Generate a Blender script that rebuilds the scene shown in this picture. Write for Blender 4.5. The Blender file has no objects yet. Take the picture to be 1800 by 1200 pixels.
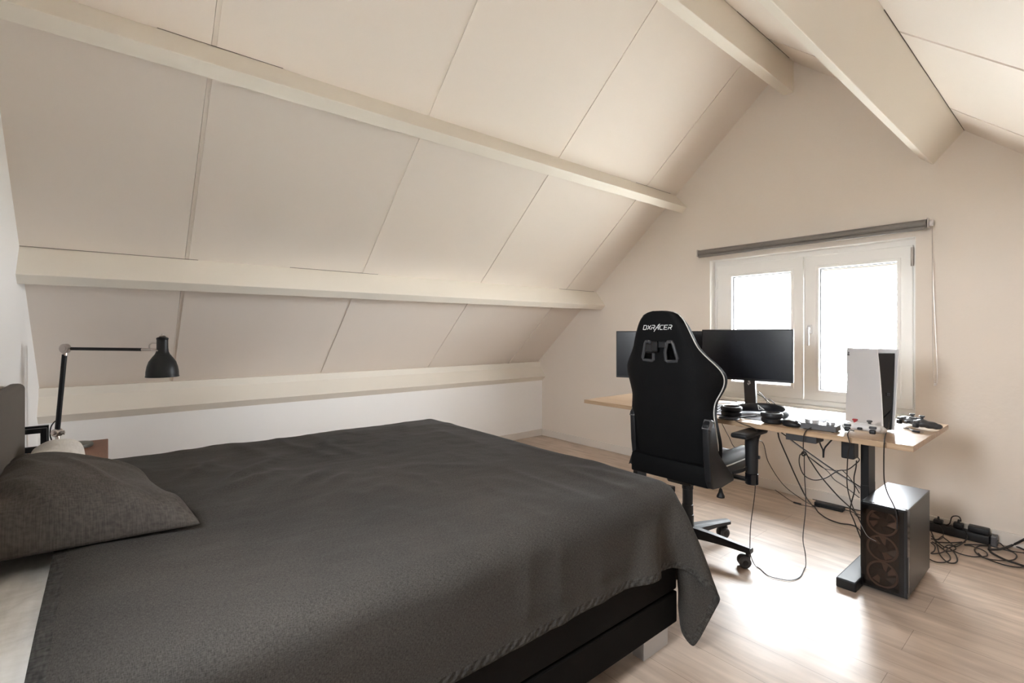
import bpy, bmesh, math, random
import numpy as np
from mathutils import Vector, Matrix, noise
PI = math.pi
C = bpy.context.scene.collection
R = math.radians
random.seed(7)

# ---------------------------------------------------------------- camera
F_PX, HZ, CAMZ, YAW = 855.0, 583.0, 1.2, R(50.3)
cam_d = bpy.data.cameras.new('camera')
cam_d.sensor_width = 36; cam_d.lens = F_PX / 1800 * 36
cam_d.shift_y = (HZ - 600) / 1800
cam_d.clip_start = .02; cam_d.clip_end = 300
cam = bpy.data.objects.new('camera', cam_d); C.objects.link(cam)
cam.location = (0, 0, CAMZ); cam.rotation_euler = (PI / 2, 0, YAW)
bpy.context.scene.camera = cam
DV = Vector((-math.sin(YAW), math.cos(YAW))); RV = Vector((math.cos(YAW), math.sin(YAW)))

def at_y(px, py, Y):        # point of the photograph on the vertical plane y = Y
    u = (px - 900) / F_PX
    k = DV + u * RV
    dep = Y / k.y
    return Vector((k.x * dep, Y, CAMZ - (py - HZ) * dep / F_PX))
def at_z(px, py, z):        # point of the photograph on the horizontal plane z
    dep = F_PX * (CAMZ - z) / (py - HZ)
    k = DV + (px - 900) / F_PX * RV
    return Vector((k.x * dep, k.y * dep, z))

# ---------------------------------------------------------------- materials
def nmat(name):
    m = bpy.data.materials.new(name); m.use_nodes = True
    nt = m.node_tree
    return m, nt, nt.nodes['Principled BSDF'], nt.nodes, nt.links

def mat(name, col, rough=.5, metal=0, bump=0, bscale=200, var=0, vscale=6, spec=.5, sheen=0, coat=0, stretch=None, detail=4):
    m, nt, b, N, L = nmat(name)
    b.inputs['Base Color'].default_value = (*col, 1)
    b.inputs['Roughness'].default_value = rough
    b.inputs['Metallic'].default_value = metal
    b.inputs['Specular IOR Level'].default_value = spec
    if sheen: b.inputs['Sheen Weight'].default_value = sheen; b.inputs['Sheen Roughness'].default_value = .5
    if coat: b.inputs['Coat Weight'].default_value = coat; b.inputs['Coat Roughness'].default_value = .1
    tc = N.new('ShaderNodeTexCoord'); mp = N.new('ShaderNodeMapping')
    L.new(tc.outputs['Object'], mp.inputs['Vector'])
    if stretch: mp.inputs['Scale'].default_value = stretch
    if var:
        n = N.new('ShaderNodeTexNoise'); n.inputs['Scale'].default_value = vscale; n.inputs['Detail'].default_value = detail
        L.new(mp.outputs['Vector'], n.inputs['Vector'])
        mx = N.new('ShaderNodeMix'); mx.data_type = 'RGBA'
        mx.inputs['A'].default_value = (*[c * (1 - var) for c in col], 1)
        mx.inputs['B'].default_value = (*[min(1, c * (1 + var)) for c in col], 1)
        L.new(n.outputs['Fac'], mx.inputs['Factor']); L.new(mx.outputs['Result'], b.inputs['Base Color'])
    if bump:
        n2 = N.new('ShaderNodeTexNoise'); n2.inputs['Scale'].default_value = bscale; n2.inputs['Detail'].default_value = 3
        L.new(mp.outputs['Vector'], n2.inputs['Vector'])
        bp = N.new('ShaderNodeBump'); bp.inputs['Strength'].default_value = bump; bp.inputs['Distance'].default_value = .002
        L.new(n2.outputs['Fac'], bp.inputs['Height']); L.new(bp.outputs['Normal'], b.inputs['Normal'])
    return m

M = {}
M['wall'] = mat('wall_paint', (.78, .715, .65), .75, bump=.5, bscale=45, spec=.2)
M['knee'] = mat('knee_wall_paint', (.90, .89, .88), .75, bump=.2, bscale=45, spec=.2)
M['ceil'] = mat('ceiling_panel', (.80, .73, .665), .6, bump=.05, bscale=20, spec=.3, var=.02, vscale=2)
M['beam'] = mat('beam_paint', (.80, .75, .67), .5, bump=.12, bscale=14, spec=.3, stretch=(1, .15, 1), var=.03, vscale=5)
M['base'] = mat('baseboard_paint', (.74, .69, .64), .5, spec=.3, bump=.05)
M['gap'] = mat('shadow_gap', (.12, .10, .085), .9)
M['pvc'] = mat('white_window_plastic', (.86, .85, .83), .3, bump=.02)
M['gasket'] = mat('black_gasket', (.03, .03, .03), .6, bump=.1)
M['sill'] = mat('sill_stone', (.72, .69, .64), .35, var=.05, vscale=12)
M['grey_alu'] = mat('grey_blind_fabric', (.19, .175, .165), .45, bump=.15, bscale=400, var=.08, vscale=40)
M['chrome'] = mat('nickel', (.55, .50, .47), .32, 1, bump=.03)
M['silver'] = mat('silver_leg', (.55, .56, .58), .38, .6, bump=.05, var=.04)
M['blk'] = mat('black_metal', (.009, .009, .010), .42, spec=.3, bump=.05, bscale=300)
M['blkpl'] = mat('black_plastic', (.012, .012, .014), .45, spec=.4, bump=.08, bscale=400, var=.1, vscale=30)
M['blkgl'] = mat('black_gloss', (.008, .008, .01), .12, bump=.01)
M['scr'] = mat('monitor_screen', (.012, .013, .018), .22, bump=.005, spec=.6)
M['leather'] = mat('chair_leather', (.010, .010, .011), .5, bump=.35, bscale=260, var=.15, vscale=20, spec=.4)
M['fabback'] = mat('chair_back_cover', (.005, .005, .0055), .7, bump=.2, bscale=300, var=.15, vscale=9, spec=.12)
M['pipe'] = mat('light_piping', (.55, .53, .50), .5, bump=.1)
M['white'] = mat('white_lettering', (.72, .72, .72), .5, bump=.02)
M['wht'] = mat('white_plastic', (.66, .65, .66), .38, bump=.02, var=.02)
M['red'] = mat('red_cap', (.35, .02, .025), .45, bump=.05)
M['drk'] = mat('dark_grey_plastic', (.05, .05, .054), .4, bump=.06, var=.1)
M['gry'] = mat('grey_device', (.12, .118, .125), .35, .3, bump=.05, var=.05)
M['knob'] = mat('silver_knob', (.5, .5, .52), .3, .7, bump=.05)
M['pad'] = mat('mousepad_cloth', (.17, .165, .19), .8, bump=.2, bscale=600, var=.06, vscale=30)
M['cable'] = mat('black_cable', (.018, .014, .013), .5, bump=.05)
M['cablew'] = mat('light_cable', (.45, .42, .40), .5, bump=.05)
M['bedblk'] = mat('bed_faux_leather', (.0042, .0037, .0034), .65, bump=.12, bscale=160, var=.15, vscale=12, spec=.10)
M['head'] = mat('headboard_grey', (.13, .115, .10), .7, bump=.2, bscale=350, var=.06, vscale=12, spec=.2)
M['woodred'] = mat('red_brown_wood', (.22, .092, .052), .5, bump=.1, bscale=30, var=.25, vscale=14, stretch=(1, 8, 1))
M['rug'] = mat('felt', (.2, .2, .2), .9)
M['fanring'] = mat('fan_ring', (.45, .31, .255), .35, bump=.03)
M['fanblade'] = mat('fan_blade', (.13, .09, .068), .35, bump=.03)
M['casein'] = mat('case_inside', (.11, .075, .055), .6, var=.4, vscale=9)
M['case'] = mat('case_side', (.05, .045, .042), .36, .3, bump=.04, var=.08, vscale=5)
M['casetop'] = mat('case_top', (.075, .075, .085), .3, .5, bump=.04)
M['soffit'] = mat('outside_soffit', (.085, .07, .055), .8, bump=.1)
M['rooft'] = mat('outside_roof', (.013, .012, .012), .8)
M['outw'] = mat('outside_render', (.7, .68, .64), .85, bump=.2, bscale=6)
M['brick'] = mat('outside_reveal', (.62, .52, .42), .85, bump=.2, bscale=30, var=.08)
M['ground'] = mat('outside_ground', (.30, .30, .28), .9, var=.2, vscale=.5)

def floor_mat():
    m, nt, b, N, L = nmat('oak_laminate')
    tc = N.new('ShaderNodeTexCoord')
    br = N.new('ShaderNodeTexBrick'); br.offset = .37; br.offset_frequency = 2
    br.inputs['Scale'].default_value = 1
    br.inputs['Brick Width'].default_value = 1.28; br.inputs['Row Height'].default_value = .192
    br.inputs['Mortar Size'].default_value = .0011; br.inputs['Mortar Smooth'].default_value = .3
    br.inputs['Color1'].default_value = (.62, .51, .425, 1); br.inputs['Color2'].default_value = (.55, .445, .365, 1)
    br.inputs['Mortar'].default_value = (.30, .225, .17, 1)
    L.new(tc.outputs['Object'], br.inputs['Vector'])
    mp = N.new('ShaderNodeMapping'); mp.inputs['Scale'].default_value = (1.2, 9, 1)
    L.new(tc.outputs['Object'], mp.inputs['Vector'])
    n = N.new('ShaderNodeTexNoise'); n.inputs['Scale'].default_value = 2.4; n.inputs['Detail'].default_value = 8; n.inputs['Distortion'].default_value = .6
    L.new(mp.outputs['Vector'], n.inputs['Vector'])
    n2 = N.new('ShaderNodeTexNoise'); n2.inputs['Scale'].default_value = 3.2; n2.inputs['Detail'].default_value = 3
    L.new(tc.outputs['Object'], n2.inputs['Vector'])
    rp = N.new('ShaderNodeValToRGB')
    rp.color_ramp.elements[0].position = .3; rp.color_ramp.elements[0].color = (.62, .58, .55, 1)
    rp.color_ramp.elements[1].position = .7; rp.color_ramp.elements[1].color = (1.12, 1.12, 1.12, 1)
    L.new(n.outputs['Fac'], rp.inputs['Fac'])
    mx = N.new('ShaderNodeMix'); mx.data_type = 'RGBA'; mx.blend_type = 'MULTIPLY'; mx.inputs['Factor'].default_value = .75
    L.new(br.outputs['Color'], mx.inputs['A']); L.new(rp.outputs['Color'], mx.inputs['B'])
    rp2 = N.new('ShaderNodeValToRGB')
    rp2.color_ramp.elements[0].position = .35; rp2.color_ramp.elements[0].color = (.84, .82, .80, 1)
    rp2.color_ramp.elements[1].position = .65; rp2.color_ramp.elements[1].color = (1.05, 1.05, 1.05, 1)
    L.new(n2.outputs['Fac'], rp2.inputs['Fac'])
    mx2 = N.new('ShaderNodeMix'); mx2.data_type = 'RGBA'; mx2.blend_type = 'MULTIPLY'; mx2.inputs['Factor'].default_value = .8
    L.new(mx.outputs['Result'], mx2.inputs['A']); L.new(rp2.outputs['Color'], mx2.inputs['B'])
    L.new(mx2.outputs['Result'], b.inputs['Base Color'])
    b.inputs['Roughness'].default_value = .36; b.inputs['Specular IOR Level'].default_value = .65
    bp = N.new('ShaderNodeBump'); bp.inputs['Strength'].default_value = .12; bp.inputs['Distance'].default_value = .002
    L.new(n.outputs['Fac'], bp.inputs['Height']); L.new(bp.outputs['Normal'], b.inputs['Normal'])
    return m
M['floor'] = floor_mat()

def wood_mat(name, c1, c2, rough=.35, sx=.8, sy=14):
    m, nt, b, N, L = nmat(name)
    tc = N.new('ShaderNodeTexCoord'); mp = N.new('ShaderNodeMapping'); mp.inputs['Scale'].default_value = (sx, sy, sy)
    L.new(tc.outputs['Object'], mp.inputs['Vector'])
    n = N.new('ShaderNodeTexNoise'); n.inputs['Scale'].default_value = 2.6; n.inputs['Detail'].default_value = 7; n.inputs['Distortion'].default_value = 1.2
    L.new(mp.outputs['Vector'], n.inputs['Vector'])
    rp = N.new('ShaderNodeValToRGB'); rp.color_ramp.elements[0].position = .3; rp.color_ramp.elements[1].position = .68
    rp.color_ramp.elements[0].color = (*c1, 1); rp.color_ramp.elements[1].color = (*c2, 1)
    L.new(n.outputs['Fac'], rp.inputs['Fac']); L.new(rp.outputs['Color'], b.inputs['Base Color'])
    b.inputs['Roughness'].default_value = rough
    return m
M['desk'] = wood_mat('oak_desk', (.33, .215, .125), (.50, .36, .24))

def fabric_mat(name, c1, c2, scale=620, rough=.9, wrinkle=0.0, weave=.35):
    m, nt, b, N, L = nmat(name)
    tc = N.new('ShaderNodeTexCoord')
    def nz(sc, st=(1, 1, 1), det=3):
        mp = N.new('ShaderNodeMapping'); mp.inputs['Scale'].default_value = st
        L.new(tc.outputs['UV'], mp.inputs['Vector'])
        n = N.new('ShaderNodeTexNoise'); n.inputs['Scale'].default_value = sc; n.inputs['Detail'].default_value = det
        L.new(mp.outputs['Vector'], n.inputs['Vector']); return n
    a = nz(scale, (1, .22, 1)); c = nz(scale, (.22, 1, 1)); big = nz(1.7, det=5)
    ad = N.new('ShaderNodeMath'); ad.operation = 'ADD'; L.new(a.outputs['Fac'], ad.inputs[0]); L.new(c.outputs['Fac'], ad.inputs[1])
    hf = N.new('ShaderNodeMath'); hf.operation = 'MULTIPLY'; L.new(ad.outputs[0], hf.inputs[0]); hf.inputs[1].default_value = .5
    rp = N.new('ShaderNodeValToRGB'); rp.color_ramp.elements[0].position = .38; rp.color_ramp.elements[1].position = .62
    rp.color_ramp.elements[0].color = (*c1, 1); rp.color_ramp.elements[1].color = (*c2, 1)
    L.new(hf.outputs[0], rp.inputs['Fac'])
    rb = N.new('ShaderNodeValToRGB'); rb.color_ramp.elements[0].position = .3; rb.color_ramp.elements[1].position = .7
    rb.color_ramp.elements[0].color = (.88, .89, .90, 1); rb.color_ramp.elements[1].color = (1.1, 1.07, 1.04, 1)
    L.new(big.outputs['Fac'], rb.inputs['Fac'])
    mx = N.new('ShaderNodeMix'); mx.data_type = 'RGBA'; mx.blend_type = 'MULTIPLY'; mx.inputs['Factor'].default_value = 1
    L.new(rp.outputs['Color'], mx.inputs['A']); L.new(rb.outputs['Color'], mx.inputs['B'])
    L.new(mx.outputs['Result'], b.inputs['Base Color'])
    b.inputs['Roughness'].default_value = rough; b.inputs['Specular IOR Level'].default_value = .06
    b.inputs['Sheen Weight'].default_value = .05; b.inputs['Sheen Roughness'].default_value = .4
    bp = N.new('ShaderNodeBump'); bp.inputs['Strength'].default_value = weave; bp.inputs['Distance'].default_value = .0015
    L.new(hf.outputs[0], bp.inputs['Height'])
    if wrinkle:
        w = nz(9, (1, .35, 1), 6)
        bp2 = N.new('ShaderNodeBump'); bp2.inputs['Strength'].default_value = wrinkle; bp2.inputs['Distance'].default_value = .02
        L.new(w.outputs['Fac'], bp2.inputs['Height']); L.new(bp.outputs['Normal'], bp2.inputs['Normal'])
        L.new(bp2.outputs['Normal'], b.inputs['Normal'])
    else:
        L.new(bp.outputs['Normal'], b.inputs['Normal'])
    return m
M['cover'] = fabric_mat('washed_grey_cotton', (.033, .0305, .028), (.072, .066, .061), wrinkle=.35)
M['hem'] = fabric_mat('washed_grey_hem', (.031, .029, .027), (.070, .066, .062), 180, wrinkle=.5)
def pleats(m, sc_=20):
    N, L = m.node_tree.nodes, m.node_tree.links; b = N['Principled BSDF']
    tc = N.new('ShaderNodeTexCoord'); wv = N.new('ShaderNodeTexWave'); wv.wave_type = 'BANDS'; wv.bands_direction = 'DIAGONAL'
    wv.inputs['Scale'].default_value = sc_; wv.inputs['Distortion'].default_value = 3; wv.inputs['Detail'].default_value = 2
    L.new(tc.outputs['UV'], wv.inputs['Vector'])
    bp = N.new('ShaderNodeBump'); bp.inputs['Strength'].default_value = .6; bp.inputs['Distance'].default_value = .004
    L.new(wv.outputs['Fac'], bp.inputs['Height'])
    old = b.inputs['Normal'].links[0].from_socket
    L.new(old, bp.inputs['Normal']); L.new(bp.outputs['Normal'], b.inputs['Normal'])
pleats(M['hem'])
M['pillowc'] = fabric_mat('grey_pillow_cotton', (.062, .054, .048), (.10, .088, .079), 300, wrinkle=.35)
M['sheet'] = fabric_mat('white_sheet_linen', (.76, .74, .71), (.86, .84, .82), 60, wrinkle=.6, weave=.3)

def glass_mat(name, tint=(1, 1, 1), refl=1.45, gloss_rough=0.0):
    m = bpy.data.materials.new(name); m.use_nodes = True
    N, L = m.node_tree.nodes, m.node_tree.links; N.clear()
    o = N.new('ShaderNodeOutputMaterial'); t = N.new('ShaderNodeBsdfTransparent'); g = N.new('ShaderNodeBsdfGlossy')
    lw = N.new('ShaderNodeLayerWeight'); pw = N.new('ShaderNodeMath'); pw.operation = 'POWER'; pw.inputs[1].default_value = 5
    f = N.new('ShaderNodeMath'); f.operation = 'MULTIPLY_ADD'; f.inputs[1].default_value = .9; f.inputs[2].default_value = ((refl - 1) / (refl + 1)) ** 2
    L.new(lw.outputs['Facing'], pw.inputs[0]); L.new(pw.outputs[0], f.inputs[0])
    mx = N.new('ShaderNodeMixShader'); t.inputs['Color'].default_value = (*tint, 1); g.inputs['Roughness'].default_value = gloss_rough
    L.new(f.outputs[0], mx.inputs[0]); L.new(t.outputs[0], mx.inputs[1]); L.new(g.outputs[0], mx.inputs[2]); L.new(mx.outputs[0], o.inputs['Surface'])
    return m
M['glass'] = glass_mat('window_glass', (.97, .98, .98))
M['tint'] = glass_mat('smoked_glass', (.60, .54, .50), 1.4, .05)

# ---------------------------------------------------------------- mesh helpers
MW = {}
def thing(name, label, cat, loc=(0, 0, 0), rotz=0, group=None):
    o = bpy.data.objects.new(name, None); C.objects.link(o)
    o.empty_display_size = .05
    o.location = loc; o.rotation_euler = (0, 0, rotz)
    o['label'] = label; o['category'] = cat
    if group: o['group'] = group
    MW[o] = Matrix.Translation(Vector(loc)) @ Matrix.Rotation(rotz, 4, 'Z')
    return o

def obj(name, bm, m, parent=None, smooth=False, angle=35, world=False, label=None, cat=None, kind=None, group=None, mods=None):
    me = bpy.data.meshes.new(name)
    bmesh.ops.recalc_face_normals(bm, faces=bm.faces)
    if parent is not None and world:
        # walk up for the world matrix of the parent
        bm.transform(MW[parent].inverted())
    if parent is None:
        cs = [v.co for v in bm.verts]
        lo = Vector([min(c[i] for c in cs) for i in range(3)]); hi = Vector([max(c[i] for c in cs) for i in range(3)])
        org = Vector(((lo.x + hi.x) / 2, (lo.y + hi.y) / 2, lo.z)) if not kind else Vector((0, 0, 0))
        bm.transform(Matrix.Translation(-org))
    bm.to_mesh(me); bm.free()
    me.materials.append(m)
    o = bpy.data.objects.new(name, me); C.objects.link(o)
    if parent is None: o.location = org; MW[o] = Matrix.Translation(org)
    else: o.parent = parent; MW[o] = MW[parent]
    if smooth:
        for p in me.polygons: p.use_smooth = True
        if angle < 180:
            try: me.set_sharp_from_angle(angle=R(angle))
            except Exception: pass
    if label: o['label'] = label
    if cat: o['category'] = cat
    if kind: o['kind'] = kind
    if group: o['group'] = group
    return o

def B(): return bmesh.new()
def box(bm, x0, x1, y0, y1, z0, z1, bev=0, seg=2, mx=None):
    vs = [bm.verts.new(c) for c in ((x0, y0, z0), (x1, y0, z0), (x1, y1, z0), (x0, y1, z0), (x0, y0, z1), (x1, y0, z1), (x1, y1, z1), (x0, y1, z1))]
    fs = [bm.faces.new([vs[i] for i in f]) for f in ((0, 3, 2, 1), (4, 5, 6, 7), (0, 1, 5, 4), (1, 2, 6, 5), (2, 3, 7, 6), (3, 0, 4, 7))]
    if bev:
        es = list({e for f in fs for e in f.edges})
        r = bmesh.ops.bevel(bm, geom=es, offset=bev, segments=seg, affect='EDGES', profile=.5, clamp_overlap=True)
        vs = list({v for f in r['faces'] for v in f.verts} | {v for v in vs if v.is_valid})
    if mx is not None: bmesh.ops.transform(bm, matrix=mx, verts=[v for v in vs if v.is_valid])
    return bm
def bx(x0, x1, y0, y1, z0, z1, bev=0, seg=2, mx=None): return box(B(), x0, x1, y0, y1, z0, z1, bev, seg, mx)

def catmull(pts, n=8):
    P = [Vector(p) for p in pts]
    if len(P) < 3: return P
    out = []
    Q = [P[0] * 2 - P[1]] + P + [P[-1] * 2 - P[-2]]
    for i in range(1, len(Q) - 2):
        for k in range(n):
            t = k / n
            a, b, c, d = Q[i - 1], Q[i], Q[i + 1], Q[i + 2]
            out.append(.5 * ((2 * b) + (-a + c) * t + (2 * a - 5 * b + 4 * c - d) * t * t + (-a + 3 * b - 3 * c + d) * t ** 3))
    out.append(P[-1]); return out

def tube(bm, pts, r, seg=8, closed=False, sm=0, flat=None):
    P = catmull(pts, sm) if sm else [Vector(p) for p in pts]
    n = len(P); rings = []; up = None
    rr = r if callable(r) else (lambda t: r)
    for i, p in enumerate(P):
        if closed: t = (P[(i + 1) % n] - P[i - 1]).normalized()
        else: t = (P[min(i + 1, n - 1)] - P[max(i - 1, 0)]).normalized()
        if up is None:
            up = Vector((0, 0, 1)) if abs(t.z) < .9 else Vector((1, 0, 0))
        s = t.cross(up)
        if s.length < 1e-5: s = t.cross(Vector((1, .3, .2)))
        s.normalize(); up = s.cross(t).normalized()
        rad = rr(i / max(1, n - 1))
        fs, fu = flat or (1, 1)
        rings.append([bm.verts.new(p + (s * math.cos(a) * fs + up * math.sin(a) * fu) * rad) for a in [2 * PI * k / seg for k in range(seg)]])
    m = n if closed else n - 1
    for i in range(m):
        A, D = rings[i], rings[(i + 1) % n]
        for k in range(seg): bm.faces.new((A[k], A[(k + 1) % seg], D[(k + 1) % seg], D[k]))
    if not closed:
        bm.faces.new(rings[0]); bm.faces.new(rings[-1])
    return bm

def cyl(bm, a, b, r, r2=None, seg=20, bev=0):
    a, b = Vector(a), Vector(b); r2 = r if r2 is None else r2
    if bev:
        t = (b - a); L = t.length; t /= L
        pts = [(0, max(r - bev, 1e-4)), (bev, r), (L - bev, r2), (L, max(r2 - bev, 1e-4))]
    else:
        t = (b - a); L = t.length; t /= L
        pts = [(0, r), (L, r2)]
    s = t.cross(Vector((0, 0, 1)) if abs(t.z) < .9 else Vector((1, 0, 0))).normalized(); u = s.cross(t)
    rings = [[bm.verts.new(a + t * h + (s * math.cos(q) + u * math.sin(q)) * rad) for q in [2 * PI * k / seg for k in range(seg)]] for h, rad in pts]
    for A, D in zip(rings, rings[1:]):
        for k in range(seg): bm.faces.new((A[k], A[(k + 1) % seg], D[(k + 1) % seg], D[k]))
    bm.faces.new(rings[0]); bm.faces.new(rings[-1])
    return bm

def lathe(bm, prof, seg=32, loc=(0, 0, 0), cap=True):
    loc = Vector(loc); rings = []
    for r, z in prof:
        rings.append([bm.verts.new(loc + Vector((r * math.cos(a), r * math.sin(a), z))) for a in [2 * PI * k / seg for k in range(seg)]])
    for A, D in zip(rings, rings[1:]):
        for k in range(seg): bm.faces.new((A[k], A[(k + 1) % seg], D[(k + 1) % seg], D[k]))
    if cap:
        bm.faces.new(rings[0]); bm.faces.new(rings[-1])
    return bm

def prism(bm, poly, a, b, axis='x', bev=0):
    """poly in the two other axes, extruded between a and b along axis"""
    def co(u, v, w):
        return {'x': (w, u, v), 'y': (u, w, v), 'z': (u, v, w)}[axis]
    A = [bm.verts.new(co(u, v, a)) for u, v in poly]; D = [bm.verts.new(co(u, v, b)) for u, v in poly]
    fs = [bm.faces.new(A), bm.faces.new(D)]
    n = len(poly)
    for i in range(n): fs.append(bm.faces.new((A[i], A[(i + 1) % n], D[(i + 1) % n], D[i])))
    if bev:
        bmesh.ops.bevel(bm, geom=list({e for f in fs for e in f.edges}), offset=bev, segments=2, affect='EDGES', profile=.5, clamp_overlap=True)
    return bm

def ellipsoid(bm, c, r, rot=None, seg=20, rings=12):
    m = Matrix.Translation(Vector(c)) @ (rot.to_4x4() if rot is not None else Matrix.Identity(4)) @ Matrix.Diagonal((*r, 1))
    bmesh.ops.create_uvsphere(bm, u_segments=seg, v_segments=rings, radius=1, matrix=m)
    return bm

def evaluate(o, mods):
    """apply modifiers to o's mesh for good"""
    for kind, kw in mods:
        md = o.modifiers.new(kind.lower(), kind)
        for k, v in kw.items(): setattr(md, k, v)
    dg = bpy.context.evaluated_depsgraph_get()
    me = bpy.data.meshes.new_from_object(o.evaluated_get(dg), depsgraph=dg)
    o.modifiers.clear(); old = o.data; o.data = me
    return o

def blob(name, parts, voxel, m, parent, smooth_it=6, world=False):
    bm = B()
    for c, r, rz in parts: ellipsoid(bm, c, r, Matrix.Rotation(rz, 3, 'Z'))
    o = obj(name, bm, m, parent, smooth=True, angle=180, world=world)
    evaluate(o, [('REMESH', dict(mode='VOXEL', voxel_size=voxel)), ('SMOOTH', dict(factor=.6, iterations=smooth_it))])
    for p in o.data.polygons: p.use_smooth = True
    if not o.data.materials: o.data.materials.append(m)
    return o

def struct(name, bm, m, parent=None, **k):
    return obj(name, bm, m, parent, kind=None if parent else 'structure', **k)

# ---------------------------------------------------------------- room
D = 3.89; XL = -4.137; XR = 1.207; YB = -.33
RX, RZ, SL = -1.465, 3.2185, .8636
CS, SN = math.cos(math.atan(SL)), math.sin(math.atan(SL))
def roofz(x): return RZ - SL * abs(x - RX)
WX0, WX1, WZ0, WZ1 = -2.085, -.729, .66, 1.797

struct('floor', bx(XL - .15, XR + .15, YB - .15, 4.25, -.12, 0), M['floor'])

def gable_poly(y0, y1, hole=None):
    bm = B(); a, b = XL - .1, XR + .1
    if hole is None:
        prism(bm, [(a, 0), (b, 0), (b, roofz(b) + .03), (RX, RZ + .03), (a, roofz(a) + .03)], y0, y1, 'y'); return bm
    x0, x1, z0, z1 = hole
    rl = [(RX, RZ + .03)] if RX < x0 else []; rm = [] if RX < x0 else [(RX, RZ + .03)]
    polys = [[(a, 0), (x0, 0), (x0, z0), (x0, z1), (x0, roofz(x0) + .03)] + rl + [(a, roofz(a) + .03)],
             [(x0, 0), (x1, 0), (x1, z0), (x0, z0)],
             [(x0, z1), (x1, z1), (x1, roofz(x1) + .03)] + rm + [(x0, roofz(x0) + .03)],
             [(x1, 0), (b, 0), (b, roofz(b) + .03), (x1, roofz(x1) + .03), (x1, z1), (x1, z0)]]
    cache = {}
    def V(p):
        if p not in cache: cache[p] = bm.verts.new((p[0], y0, p[1]))
        return cache[p]
    fs = [bm.faces.new([V(p) for p in pl]) for pl in polys]
    r = bmesh.ops.extrude_face_region(bm, geom=fs)
    bmesh.ops.translate(bm, vec=(0, y1 - y0, 0), verts=[g for g in r['geom'] if isinstance(g, bmesh.types.BMVert)])
    for f in fs:
        pass
    # the extrusion leaves the first faces in place: re-add the far side
    return bm
def gable_with_hole(y0, y1, hole):
    bm = gable_poly(y0, y1, hole)
    return bm
wf = struct('wall_front', gable_with_hole(D, 4.19, (WX0, WX1, WZ0, WZ1)), M['wall'])
BW = (-.98, -.46, 1.15, 1.85)      # unseen window behind the camera, added to brighten the room
struct('wall_back', gable_with_hole(YB - .12, YB, BW), M['knee'])
struct('wall_left', bx(XL - .12, XL, YB, D, 0, .68), M['knee'])
struct('wall_right', bx(XR, XR + .12, YB, D, 0, .74), M['knee'])

SEAM = [.346, 1.377, 2.41, 3.443]
def slope(side, holes=()):
    """panelled roof slope: grid of cells with a shallow groove at each seam"""
    bm = B()
    ys = [YB - .1]; off = [0]
    for s in SEAM:
        ys += [s - .011, s - .0109, s - .0085, s - .0084, s + .009, s + .0092]; off += [0, .016, .016, .005, .005, 0]
    ys.append(4.19); off.append(0)
    ss = [0, .9, 1.9, 2.2, 2.77, 3.78]
    nrm = Vector((SN * (-1 if side < 0 else 1), 0, CS))
    if side > 0: nrm = Vector((SN, 0, CS))
    else: nrm = Vector((-SN, 0, CS))
    yy = list(ys)
    oo = list(off)
    for h in holes:
        for y in h[:2]:
            i = next(k for k in range(len(yy)) if yy[k] > y); yy.insert(i, y); oo.insert(i, oo[i - 1] if oo[i - 1] == oo[i] else 0)
    V = [[bm.verts.new(Vector((RX + side * CS * s, y, RZ - SN * s)) + nrm * o) for s in ss] for y, o in zip(yy, oo)]
    for i in range(len(yy) - 1):
        for j in range(len(ss) - 1):
            ym, sm_ = (yy[i] + yy[i + 1]) / 2, (ss[j] + ss[j + 1]) / 2
            if any(h[0] < ym < h[1] and h[2] < sm_ < h[3] for h in holes): continue
            bm.faces.new((V[i][j], V[i + 1][j], V[i + 1][j + 1], V[i][j + 1]))
    # thickness
    r = bmesh.ops.extrude_face_region(bm, geom=list(bm.faces))
    bmesh.ops.translate(bm, vec=nrm * .12, verts=[g for g in r['geom'] if isinstance(g, bmesh.types.BMVert)])
    return bm
SKY = (-.12, 1.0, 2.2, 2.95)
# extrude keeps the original faces, so both skins exist
cl = struct('ceiling_left', slope(-1), M['ceil'])
cr = struct('ceiling_right', slope(1), M['ceil'])

def purlin(A, side, dep, w, wd=1):
    """beam square to the slope. A = junction (x,z); wd = +1 thickness runs down-slope"""
    n = Vector((-side * SN, -CS)); t = Vector((side * CS, -SN)) * wd
    A = Vector(A)
    p = [A - n * .015, A + n * dep, A + n * dep + t * w, A - n * .015 + t * w]
    bm = prism(B(), [(q.x, q.y) for q in p], YB, D, 'y')
    bmesh.ops.bevel(bm, geom=[e for e in bm.edges if abs(e.verts[0].co.y - e.verts[1].co.y) > 1], offset=.003, segments=2, affect='EDGES', profile=.5)
    return bm
struct('trim_1', purlin((-2.40, 2.411), -1, .165, .065), M['beam'])
struct('trim_2', purlin((-3.324, 1.613), -1, .192, .065), M['beam'])
struct('trim_3', purlin((-4.213, .849), -1, .213, .08), M['beam'])
struct('trim_4', purlin((-.505, 2.387), 1, .215, .085, -1), M['beam'])
struct('trim_5', bx(-1.502, -1.432, YB, D, 2.965, 3.19, .003), M['beam'])
struct('trim_7', purlin((1.283, .849), 1, .213, .08), M['beam'])
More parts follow.
